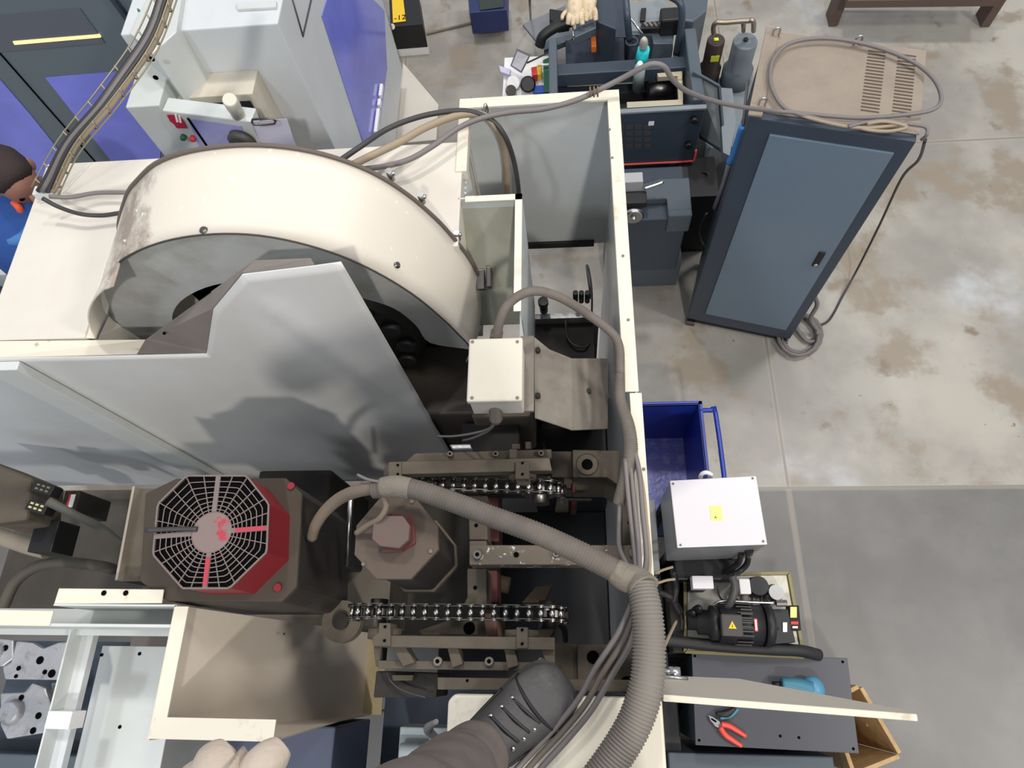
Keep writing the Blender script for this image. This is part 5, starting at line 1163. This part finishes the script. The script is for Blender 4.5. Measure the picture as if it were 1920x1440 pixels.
# little table with odds and ends
tb_ = thing('side_table', 'small white topped table crowded with tools left of the slate machine', 'table', (-.22, 3.2, 0))
tq = [at(u, v, z=.6) for u, v in ((946, 108), (1042, 104), (1038, 178), (942, 182))]
MB().prism(tq, (0, 0, -.025)).build('table_top', WHL, tb_, bevel=.002)
for p in tq: c_ = p.lerp(sum(tq, V()) / 4, .12); MB().box(c_.x - .012, c_.x + .012, c_.y - .012, c_.y + .012, 0, .575).build('leg', SLATE, tb_)
def small(name, label, cat, pxs, z, h, mm, bevel=.003):
    return tag(MB().prism([at(u, v, z=z) for u, v in pxs], (0, 0, -h)).build(name, mm, bevel=bevel), label, cat)
ph = thing('white_card', 'tilted white card in a clear case standing on the side table', 'card', at(975, 120, z=.6))
ph0 = [at(970, 96, z=.76), at(991, 105, z=.76), at(977, 133, z=.66), at(960, 122, z=.66)]
MB().prism(ph0, (0, .004, -.006)).build('card', WHL, ph); 
cphc = sum(ph0, V()) / 4; MB().prism([cphc.lerp(p, 1.25) + V((0, .012, -.008)) for p in ph0], (0, .004, -.006)).build('case', mat('clear_grey_case', (140, 140, 146), .3), ph)
small('folded_leaflet', 'pale lilac folded leaflet at the left corner of the side table', 'leaflet', [(935, 122), (958, 130), (955, 140), (938, 134)], .64, .02, mat('pale_lilac_paper', (190, 186, 208), .7))
tag(MB().lathe(at(962, 155, z=.605), at(962, 155, z=.64), [(0, .04), (1, .038)], 20).build('metal_tin', CASTAL), 'round metal tin on the side table', 'tin')
tag(MB().lathe(at(958, 170, z=.605), at(958, 170, z=.64), [(0, .032), (1, .03)], 20).build('tape_measure', mat('black_yellow', (40, 38, 30), .5, dirt=(190, 170, 40), dscale=30, damt=.15)), 'black and yellow round tape measure on the front of the side table', 'tape measure')
tag(MB().lathe(at(990, 158, z=.605), at(990, 158, z=.70), [(0, .045), (.6, .045), (1, .035)], 18).build('black_plug', BLACK), 'large black plug on the side table beside the blue box', 'plug')
small('blue_box', 'small bright blue box at the right front of the side table', 'box', [(1000, 160), (1026, 159), (1025, 172), (1001, 174)], .66, .05, mat('blue_box_paint', (44, 84, 170), .5))
small('red_switch', 'small red switch on the side table', 'switch', [(996, 126), (1006, 124), (1007, 140), (998, 141)], .66, .05, REDL)
small('yellow_holder', 'small yellow holder next to the red switch', 'holder', [(1006, 122), (1016, 120), (1015, 138), (1008, 140)], .65, .04, YEL)
small('green_case', 'green plastic case behind the end post of the slate machine', 'case', [(1018, 112), (1040, 102), (1040, 172), (1020, 172)], .72, .1, GREENP)
tag(MB().tube(pxpath([(988, 118, .7), (1005, 110, .7), (1030, 98, .72)]), .005).build('screwdriver', CABK), 'thin dark screwdriver lying across the green case', 'screwdriver')
tag(MB().tube(pxpath([(1012, 121, .74), (1028, 121, .74), (1042, 115, .75)]), .006).build('white_lead', WHL), 'short white lead on the green case', 'wire')

# yellow-marked black box, blue cabinet, far items
yb = thing('marked_stand', 'black stand with a yellow plate reading -12 at the top of the picture', 'stand', at(765, 30, z=0))
bq = [at(u, v, z=.25) for u, v in ((728, -30), (780, -30), (792, 45), (732, 50))]
MB().prism(bq, (0, 0, -.19)).build('box', BLACK, yb, bevel=.003)
yq = [at(u, v, z=.253) for u, v in ((734, -20), (754, -20), (761, 40), (737, 43))]
MB().prism(yq, (0, 0, .002)).build('yellow_plate', YEL, yb)
text('plate_number', '-12', at(750, 33, z=.257), yq[2] - yq[3], (0, 1, 0), .066, INK, yb)
MB().cyl(at(735, 50, z=.2), at(735, 50, z=.27), .02).build('knob', STEELD, yb)
MB().prism([V((p.x, p.y, .06)) for p in bq], (0, 0, -.06)).build('base_frame', WHL, yb)
bc = thing('dark_blue_cart', 'dark blue and green cart at the top edge between the clamp arm and black stand', 'cart', at(910, 10, z=0))
MB().prism([at(u, v, z=.25) for u, v in ((875, -40), (950, -40), (950, 18), (880, 24))], (0, 0, -.17)).build('body', mat('navy_paint', (34, 46, 92), .45), bc, bevel=.004)
MB().prism([at(u, v, z=.255) for u, v in ((893, -40), (946, -40), (944, 14), (900, 20))], (0, 0, .005)).build('inner_tray', mat('dark_green_tray', (42, 52, 48), .6), bc)
for u in (886, 940): p = at(u, 26, z=.05); MB().cyl(p + V((-.015, .06, 0)), p + V((.015, .06, 0)), .05).build('wheel', RUBB, bc)
tag(MB().tube(pxpath([(700, 85, .01), (760, 72, .012), (830, 56, .012), (900, 38, .012), (935, 20, .012), (952, -10, .012)]), .009, n=8).build('floor_cable', mat('olive_cable', (112, 108, 92), .6)), 'olive grey cable snaking over the floor below the blue cart', 'cable')
ps = thing('pallet_stand', 'brown wooden legged stand at the top right corner of the picture', 'stand', at(1720, -10, z=0))
MB().prism([at(u, v, z=.3) for u, v in ((1590, -60), (1880, -60), (1880, -2), (1590, 2))], (0, 0, -.05)).build('deck', mat('dark_brown_board', (92, 74, 66), .7), ps)
for u in (1575, 1868): p = at(u, 8, z=.15); MB().box(p.x - .03, p.x + .03, p.y - .03, p.y + .1, 0, .3).build('leg', MATS['dark_brown_board'], ps, bevel=.005)

# ================================================================== GREY-WHITE MILL (top left)
XM, YM, ZM = -1.102, 2.30, 1.75
ml = thing('milling_machine', 'pale grey milling machine with a blue window in its right side, behind the top cover', 'machine', (-1.5, 3.0, 0))
MB().box(-1.70, XM - .08, YM + .08, 3.72, 0, .19).build('machine_base', SLATED, ml)
MB().box(-1.75, XM, YM, 3.80, .19, ZM).build('machine_body', mat('mill_pale_paint', (206, 210, 212), .4, dirt=(192, 194, 192), dscale=3, damt=.5, sharp=.4), ml, bevel=.006)
wq = [(YM + .46, 1.42), (YM + .62, 1.47), (YM + 1.5, 1.6), (3.75, .35), (3.45, .5), (2.83, .55), (2.60, .70)]
pxw = [(603, 30), (612, 0), (640, -60), (720, 20), (725, 128), (712, 230), (683, 275)]
MB().prism([at(u, v, x=XM + .002) for u, v in pxw], (.003, 0, 0)).build('side_window', BLUEW, ml)
m_ = MB(); pts = [at(u, v, x=XM + .003) for u, v in ((543, -20), (568, 68), (588, -20))]
m_.tube(pts, .004, n=6, sub=1); m_.build('panel_seam', mat('seam_dark', (80, 84, 88), .6), ml)
for (v0, v1) in ((160, 182), (188, 200), (206, 250)):
    m_ = MB(); m_.bar(at(716 - (v0 - 160) * .13, v0, x=XM + .02), at(716 - (v1 - 160) * .13, v1, x=XM + .02), .02, .03); m_.build('door_handle', WHL, ml, bevel=.004)
m_ = MB(); m_.prism([at(u, v, z=ZM) for u, v in ((445, 10), (520, 6), (520, 18), (448, 22))], (0, 0, .012)); m_.build('roof_bracket', GREYW, ml, bevel=.002)
# front recess hood with side cheek
MB().box(-1.74, -1.60, YM - .26, YM + .0, .9, ZM - .12).build('side_cheek', GREYW, ml, bevel=.005)
for v in (110, 145):
    p = at(285 + (v - 110) * .2, v, y=YM - .262); MB().cyl(p, p + V((0, -.003, 0)), .010, n=12).build('cheek_hole', INK, ml)
p = at(340, 218, z=1.38); 
MB().box(-1.60, -1.275, YM - .135, YM, .95, 1.545).build('front_box', mat('beige_front_box', (198, 190, 174), .45, dirt=(176, 164, 140), dscale=6, damt=.4), ml, bevel=.004)
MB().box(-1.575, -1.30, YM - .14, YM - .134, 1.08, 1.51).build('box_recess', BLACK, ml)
pd = thing('control_pendant', 'white machine control pendant with red logo and pale screen', 'control panel', (-1.42, 2.05, 1.2))
pa = [at(303, 207, z=1.62), at(470, 226, z=1.60), at(500, 305, z=1.36), at(345, 290, z=1.36)]
nn_ = (pa[1] - pa[0]).cross(pa[3] - pa[0]).normalized()
if nn_.y > 0: nn_ = -nn_
pa = [atp(u, v, pa[0], nn_) for u, v in ((303, 207), (470, 228), (505, 320), (350, 310))]
MB().prism(pa, -nn_ * .07).build('case', GREYW, pd, bevel=.006)
MB().bar(sum(pa, V()) / 4 - nn_ * .07, V((-1.45, YM, 1.1)), .05, .05).build('mounting_arm', GREYW, pd)
def onp(L, off): return [atp(u, v, pa[0] + nn_ * off, nn_) for u, v in L]
MB().prism(onp([(352, 222), (452, 236), (480, 318), (390, 312)], .002), nn_ * .002).build('screen', SCREEN, pd)
MB().prism(onp([(350, 221), (354, 221), (393, 278), (389, 278)], .005), nn_ * .002).build('screen_bezel', INK, pd)
lg = MB().prism(onp([(313, 215), (328, 215), (343, 224), (351, 240), (332, 240), (326, 232), (319, 227)], .003), nn_ * .002).build('logo', mat('logo_red', (176, 30, 60), .4), pd)
MB().prism(onp([(327, 214), (331, 214), (335, 229), (331, 229)], .006), nn_ * .001).build('logo_stroke', WHL, pd)
MB().prism(onp([(334, 217), (338, 218), (341, 230), (337, 230)], .006), nn_ * .001).build('logo_stroke', WHL, pd)
for (u, v, mm) in ((345, 255, GREENP), (363, 257, REDL)):
    p = onp([(u, v)], .002)[0]; MB().lathe(p, p + nn_ * .02, [(0, .012), (.7, .012), (1, .008)], 14).build('push_button', mm, pd)
p = onp([(455, 262)], .01)[0]; MB().lathe(p, p + nn_ * .03, [(0, .055), (.6, .055), (1, .04)], 28).build('dark_dial', mat('dial_grey', (62, 60, 58), .5), pd)
kn = thing('signal_knob', 'translucent white cylinder standing on the control pendant', 'lamp', at(440, 205, z=1.62))
MB().lathe(at(447, 215, z=1.60), at(430, 186, z=1.72), [(0, .026), (.45, .026), (.5, .028), (.95, .028), (1, .024)], 20).build('lamp_body', mat('milky_plastic', (206, 204, 190), .3), kn)
cb2 = thing('clipboard_paper', 'white sheet of paper in a wire clip hanging right of the control pendant', 'paper', at(505, 240, z=1.5))
pq = onp([(472, 228), (538, 222), (560, 290), (492, 300)], -.01)
MB().prism(pq, nn_ * .001).build('paper', mat('lilac_white_paper', (206, 204, 220), .7), cb2)
MB().tube(onp([(473, 224), (510, 222), (514, 232), (476, 234), (473, 224)], .01), .004, n=6, sub=2).build('wire_clip', STEELD, cb2)
# left-over white corner top left of mill
MB().prism([at(u, v, z=1.78) for u, v in ((243, 62), (262, 20), (300, -40), (345, -40), (330, 60), (285, 100))], (0, 0, -.4)).build('corner_housing', GREYW, ml, bevel=.004)
dgm = thing('dark_green_machine', 'dark green and black machinery at the top edge between two machines', 'machine', at(235, 0, z=0))
MB().prism([at(u, v, z=1.2) for u, v in ((150, -60), (262, -60), (262, 40), (215, 10))], (0, 0, -.6)).build('body', mat('dark_green_metal', (30, 48, 46), .6), dgm)
MB().tube([at(238, -10, z=1.7), at(262, 22, z=1.75)], .006).build('green_hose', mat('green_hose', (70, 110, 90), .5), dgm)
# triangular cream sheet
tag(MB().prism([at(756, 118, z=.05), at(822, 196, z=.05), at(818, 262, z=.05), at(735, 270, z=.05)], (0, 0, -.05)).build('triangular_sheet', CREAM), 'cream sheet with a slanted edge standing right of the pale milling machine', 'panel')

# ================================================================== SLATE MACHINE WITH BLUE WINDOWS (far left)
YS = 2.7
sl_ = thing('slate_enclosure_machine', 'slate framed machine enclosure with blue violet windows at the upper left', 'machine', (-2.6, 2.9, 0))
MB().box(-3.9, -1.80, YS, 3.6, 0, 1.95).build('enclosure_body', mat('enclosure_slate', (100, 112, 118), .4), sl_, bevel=.006)
def onS(L, off): return [at(u, v, y=YS - off) for u, v in L]
def win(name, L, m_, off=.004):
    return MB().prism(onS(L, 0.001), (0, -off, 0)).build(name, m_, sl_)
win('door_window', [(85, 145), (283, 128), (310, 180), (300, 300), (208, 300)], BLUEW)
win('door_window', [(-40, 110), (0, 148), (58, 215), (150, 330), (-40, 330)], BLUEW)
win('upper_window', [(-30, 32), (150, 15), (197, 80), (0, 97), (-30, 100)], mat('smoky_window', (98, 102, 112), .15))
win('painted_lamp_reflection', [(25, 76), (28, 82), (190, 68), (186, 63)], REFLG, .008)  # glowing strip paints a lamp's reflection on the upper window
m_ = MB(); m_.bar(at(0, 100, y=YS - .003), at(215, 345, y=YS - .003), .006, .006); m_.build('door_gap', INK, sl_)
m_ = MB(); m_.bar(at(200, -20, y=YS - .01), at(258, 60, y=YS - .01), .03, .02); m_.build('corner_strip', SLATED, sl_)

# ================================================================== ALUMINIUM CASTINGS lower left
def casting(name, label, pxs, z, holes_, bump=()):
    t_ = thing(name, label, 'casting', at(pxs[0][0], pxs[0][1], z=z - .05), 'aluminium castings in the lower left tray')
    MB().prism([at(u, v, z=z) for u, v in pxs], (0, 0, -.02)).build('plate', CASTAL, t_, bevel=.004)
    for (u, v, r_) in holes_:
        p = at(u, v, z=z + .0006); MB().cyl(p, p + V((0, 0, .001)), r_, n=14).build('hole', INK, t_)
    for (u, v, r_, h_) in bump:
        p = at(u, v, z=z - .01); MB().lathe(p, p + V((0, 0, h_)), [(0, r_ * 1.2), (.5, r_), (1, r_ * .8)], 18).build('boss', CASTAL, t_)
    return t_
casting('aluminium_casting', 'silver cast bracket with slots and holes, the upper one in the lower left tray', [(30, 1202), (60, 1205), (80, 1216), (108, 1205), (126, 1203), (128, 1225), (145, 1242), (135, 1275), (95, 1275), (8, 1274), (4, 1250), (20, 1242)], 1.72, [(75, 1238, .010), (84, 1260, .006), (97, 1263, .010), (131, 1258, .012), (35, 1253, .006), (30, 1268, .005)])
casting('aluminium_casting', 'silver cast bracket with a round lug, the lower one in the lower left tray', [(0, 1300), (45, 1298), (60, 1280), (85, 1290), (95, 1320), (118, 1345), (110, 1370), (60, 1378), (12, 1386), (0, 1360)], 1.70, [(40, 1308, .007), (62, 1370, .008), (72, 1342, .008)], ((30, 1335, .03, .03),))
casting('aluminium_casting', 'silver cast piece at the left edge, partly hidden by the two larger castings', [(-30, 1195), (25, 1200), (25, 1235), (5, 1250), (-30, 1250)], 1.66, [(10, 1215, .008)], ((0, 1222, .02, .03),))
casting('aluminium_casting', 'dull cast piece between the two larger castings and the grey post', [(95, 1280), (130, 1278), (128, 1330), (100, 1325)], 1.62, [(112, 1300, .007)], ((118, 1295, .014, .03),))
pt = thing('parts_tray', 'dark steel tray holding silver castings at the lower left', 'tray', (-1.3, -.1, 1.3))
MB().box(-1.62, -1.17, -.5, .06, 1.52, 1.55).build('tray_floor', SLATED, pt)
MB().box(-1.62, -1.17, -.30, -.22, 1.55, 1.62).build('tray_bar', SLATE, pt, bevel=.005)
MB().box(-1.16, -.85, .04, .12, 1.5, 1.72).build('tray_end', mat('tan_grey_mix', (120, 112, 104), .6, dirt=(180, 150, 100), dscale=10, damt=.3), pt)

# ================================================================== PEOPLE
def ring(c, ax, up, rx, ry, n=18, flat_bottom=0.):
    ax = V(ax).normalized(); up = V(up); up = (up - ax * up.dot(ax)).normalized(); sd_ = ax.cross(up); out = []
    for k in range(n):
        t = 2 * math.pi * k / n; x, y = math.cos(t) * rx, math.sin(t) * ry
        if flat_bottom and y < -ry * flat_bottom: y = -ry * flat_bottom
        out.append(V(c) + sd_ * x + up * y)
    return out
op_ = thing('person', 'person in charcoal work trousers standing on the machine top, one boot and gloved fingers visible', 'person', (-.12, -.1, T))
# boot: from heel to toe
heel, toe = at(915, 1395, z=T + .05), at(1062, 1268, z=T + .03)
fwd = (toe - heel); fwd.z = 0; L_ = .27; fwd.normalize(); base = toe - fwd * L_; base.z = T
def bootring(s, h, w_, z0=.012): 
    c = base + fwd * (L_ * s) + V((0, 0, (h + z0) / 2)); return ring(c, fwd, (0, 0, 1), w_, (h - z0) / 2)
secs = [(.0, .06, .022), (.04, .085, .034), (.15, .12, .042), (.28, .125, .046), (.42, .11, .050), (.56, .092, .054), (.70, .078, .058), (.83, .068, .057), (.93, .056, .047), (.985, .040, .028), (1.0, .028, .008)]
m_ = MB(); m_.loft([bootring(*s_) for s_ in secs]); bt_ = m_.build('boot', BOOT, op_, subd=1)
sol = MB(); pts = []
side_ = V((-fwd.y, fwd.x, 0))
for s_, h_, w_ in secs: pts.append(base + fwd * (L_ * s_) + side_ * (w_ + .006))
for s_, h_, w_ in reversed(secs): pts.append(base + fwd * (L_ * s_) - side_ * (w_ + .006))
sol.prism(pts, (0, 0, .02)); sol.build('sole', mat('dusty_rubber_sole', (58, 56, 54), .8), bt_)
# toe cap overlay rim, laces
rim_ = MB(); rim_.tube([base + fwd * (L_ * (.74 - .04 * math.sin(t))) + side_ * (.058 * math.cos(t)) + V((0, 0, .030 + .047 * math.sin(t))) for t in [math.pi * q / 10 for q in range(11)]], .004, n=8); rim_.build('toe_seam', RUBB, bt_)
def bh(s_):
    for a_, b_ in zip(secs, secs[1:]):
        if a_[0] <= s_ <= b_[0]: return a_[1] + (b_[1] - a_[1]) * (s_ - a_[0]) / (b_[0] - a_[0])
lc_ = MB()
for k in range(4):
    s_ = .38 + k * .085; h_ = bh(s_); p = base + fwd * (L_ * s_); q_ = base + fwd * (L_ * (s_ + .05))
    lc_.tube([p + side_ * .030 + V((0, 0, h_ - .008)), p.lerp(q_, .5) + V((0, 0, h_ + .001)), q_ - side_ * .030 + V((0, 0, h_ - .012))], .003, n=6)
lc_.build('lace', CABK, bt_)
for k in range(4):
    for s2 in (1, -1):
        s_ = .38 + k * .085; p = base + fwd * (L_ * s_) + side_ * .032 * s2 + V((0, 0, bh(s_) - .010)); ey = MB(); ey.sphere(p, .0048, n=6); ey.build('eyelet', STEEL, bt_)
for s2 in (1, -1):
    m_ = MB(); m_.tube([base + fwd * (L_ * q_) + side_ * s2 * (w_ + .0) + V((0, 0, hh_)) for q_, w_, hh_ in ((.15, .040, .085), (.3, .046, .07), (.45, .052, .05), (.6, .057, .035))], .0035, n=6); m_.build('side_seam', RUBB, bt_)
# trousers: legs, waist; body continues out of frame
ank = base + fwd * .07 + V((0, 0, .10))
knee = at(735, 1600, z=T + .47); hip = V((-.14, -.66, T + .86))
m_ = MB()
def limb(pts, rad, sub=5, n=22, wr=.0):
    P_ = spline(pts, sub); R_ = [q.x for q in spline([V((r_, 0, 0)) for r_ in rad], sub)]; rs = []
    for i, p in enumerate(P_):
        dd = (P_[min(i + 1, len(P_) - 1)] - P_[max(i - 1, 0)]).normalized(); rr = ring(p, dd, (.3, .9, .1), R_[i], R_[i] * .95, n)
        rs.append([q + (q - p) * (wr * (math.sin(i * 1.9 + k * .9) + .6 * math.sin(i * .8 - k * 1.7))) for k, q in enumerate(rr)])
    return rs
m_.loft(limb([ank + V((.012, .008, -.02)), ank + V((-.02, -.02, .05)), ank.lerp(knee, .35), ank.lerp(knee, .65), knee, knee.lerp(hip, .5), hip, hip + V((.03, 0, .14))], [.056, .064, .070, .074, .078, .088, .12, .15], 6, 24, .035))
m_.loft(limb([V((.12, -.5, T + .1)), V((.1, -.52, T + .5)), V((.06, -.6, T + .85))], [.06, .085, .12], 5, 20, .03))
m_.build('trousers', TROU, op_, subd=1)
cf2 = MB(); cf2.tube([ank + V((-.055, .02, .03)), ank + V((-.075, .04, .055)), ank + V((-.055, .055, .09))], [.004, .008, .004]); cf2.build('cuff_flap', mat('grey_cuff', (110, 108, 108), .9), op_)
m_ = MB(); m_.loft(limb([hip + V((.02, 0, .10)), V((-.05, -.62, T + 1.15)), V((-.05, -.55, T + 1.38)), V((-.05, -.5, T + 1.45))], [.15, .17, .18, .08], 5, 22, .02))
m_.loft(limb([V((-.2, -.52, T + 1.36)), V((-.36, -.42, T + 1.15)), V((-.42, -.33, T + .98)), V((-.385, -.262, T + .92))], [.07, .055, .045, .036], 5, 16, .02))
m_.build('jacket', TROU, op_, subd=1)
# gloved left hand: fingers reach into the picture at the bottom
hz = T + .90
def hp_(u, v, dz=0): return at(u, v, z=hz + dz)
gm = MB()
wrist = hp_(330, 1640); palm = hp_(400, 1540)
kn = .9
gm.loft(limb([V((-.385, -.262, T + .92)), hp_(380, 1560, .0), hp_(410, 1490, .0), hp_(430, 1450, 0)], [.030, .034, .034, .026], 5, 16, .0))
for (a_, b_, c_, r_) in (((360, 1530), (402, 1445), (438, 1424), .0175), ((420, 1540), (480, 1448), (533, 1396), .0130), ((520, 1600), (570, 1530), (610, 1480), .011), ((560, 1620), (610, 1560), (650, 1510), .010)):
    P0, P1, P2 = hp_(*a_), hp_(*b_, .006), hp_(*c_, -.004)
    gm.loft(limb([P0, P0.lerp(P1, .6), P1, P1.lerp(P2, .6), P2], [r_ * 1.1, r_ * 1.05, r_ * 1.08, r_, r_ * .62], 5, 14, .0))
gm.build('work_glove', GLOVE, op_, subd=1)

# worker in blue, upper left
wk = thing('person', 'person in a blue work jacket with dark hair bending forward beside the top cover', 'person', (-2.15, 1.75, 0))
hc = at(22, 330, z=1.62)
body = MB()
sh = V((-2.22, 1.62, 1.36))
body.loft(limb([V((-2.25, 1.62, .85)), V((-2.24, 1.62, 1.1)), sh + V((0, .02, 0)), sh + V((.03, .05, .10)), hc + V((.0, .02, -.10))], [.15, .165, .19, .11, .055], 5, 22, .0))
for s2 in (1, -1):
    body.loft(limb([V((-2.25 + .08 * s2, 1.62, .9)), V((-2.26 + .1 * s2, 1.64, .5)), V((-2.27 + .11 * s2, 1.62, .08))], [.10, .075, .06], 4, 16))
    body.loft(limb([sh + V((.16 * s2, .0, .0)), sh + V((.22 * s2, .06, -.22)), sh + V((.16 * s2, .26, -.36)), sh + V((.12 * s2, .36, -.36))], [.075, .06, .048, .04], 4, 16))
bd = body.build('body', BLUJ, wk, subd=1)
# head looking down and to the right
hd_ = MB(); fdir = V((.55, -.55, -.45)).normalized()
hr = []
upv = V((.2, -.2, .95)); upv = (upv - fdir * upv.dot(fdir)).normalized()
for (s_, rx, ry, dy) in ((-.105, .012, .014, .01), (-.095, .045, .05, .01), (-.06, .068, .078, .012), (-.01, .076, .094, .01), (.035, .074, .100, .0), (.065, .064, .095, -.005), (.085, .050, .082, -.01), (.096, .030, .06, -.012), (.10, .008, .02, -.012)):
    hr.append(ring(hc + fdir * s_ + upv * dy, fdir, upv, rx, ry, 20))
hd_.loft(hr)
sdv = fdir.cross(upv)
nose = hc + fdir * .10 + upv * -.015; hd_.lathe(nose + upv * .03 - fdir * .012, nose + fdir * .022 - upv * .012, [(0, .007), (.7, .013), (1, .009)], 10)
for s2 in (1, -1): hd_.sphere(hc + sdv * .078 * s2 + fdir * .0 - upv * .005, .026, (.55, .8, 1.1), 8)
hd_.loft([ring(hc - upv * .08 - fdir * .02 + V((0, 0, -.05 * k)) + V((-.02 * k, 0, 0)), (0, 0, 1), fdir, .052, .052, 14) for k in range(3)])
hd_.build('head', SKIN, wk)
hm = MB(); rings_ = []
for (s_, rx, ry, dy) in ((-.118, .012, .014, .015), (-.105, .052, .058, .018), (-.065, .078, .086, .022), (-.015, .086, .092, .030), (.03, .082, .076, .048), (.055, .066, .052, .060), (.068, .03, .026, .07)):
    rings_.append(ring(hc + fdir * s_ + upv * dy, fdir, upv, rx, ry, 20))
hm.loft(rings_); hm.build('hair', HAIR, wk)
for s2 in (1, -1):
    MB().sphere(hc + fdir * .093 + upv * .012 + sdv * .03 * s2, .011, (1, 1, .6), 8).build('eye', INK, wk)
MB().sphere(hc + fdir * .096 - upv * .052, .02, (1, .6, .35), 8).build('mouth', mat('lip', (120, 70, 64), .6), wk)
cl = MB(); cl.tube([sh + V((-.05, -.06, .10)), sh + V((.06, -.07, .10)), sh + V((.12, .02, .12)), sh + V((.10, .10, .13))], .028, n=10); cl.build('collar', BLUJL, wk)
os_ = MB(); q0 = at(36, 390, z=1.54); q1 = at(48, 415, z=1.46); os_.tube([q0 + V((-.02, .02, .01)), q0, q1, q1 + V((.01, -.04, -.05))], .014, n=8); os_.build('orange_strap', ORAN, wk)
# seat and pale thing beside worker
sb_ = thing('grey_side_cabinet', 'pale grey cabinet edge at the far left below the worker in blue', 'cabinet', at(10, 480, z=0))
MB().prism([at(u, v, z=1.1) for u, v in ((-40, 430), (8, 430), (36, 470), (10, 515), (-40, 515))], (0, 0, -.9)).build('body', GREYW, sb_, bevel=.004)
MB().prism([at(u, v, z=1.0) for u, v in ((-60, 515), (12, 515), (5, 560), (-60, 600))], (0, 0, -.6)).build('dark_base', SLATED, sb_)
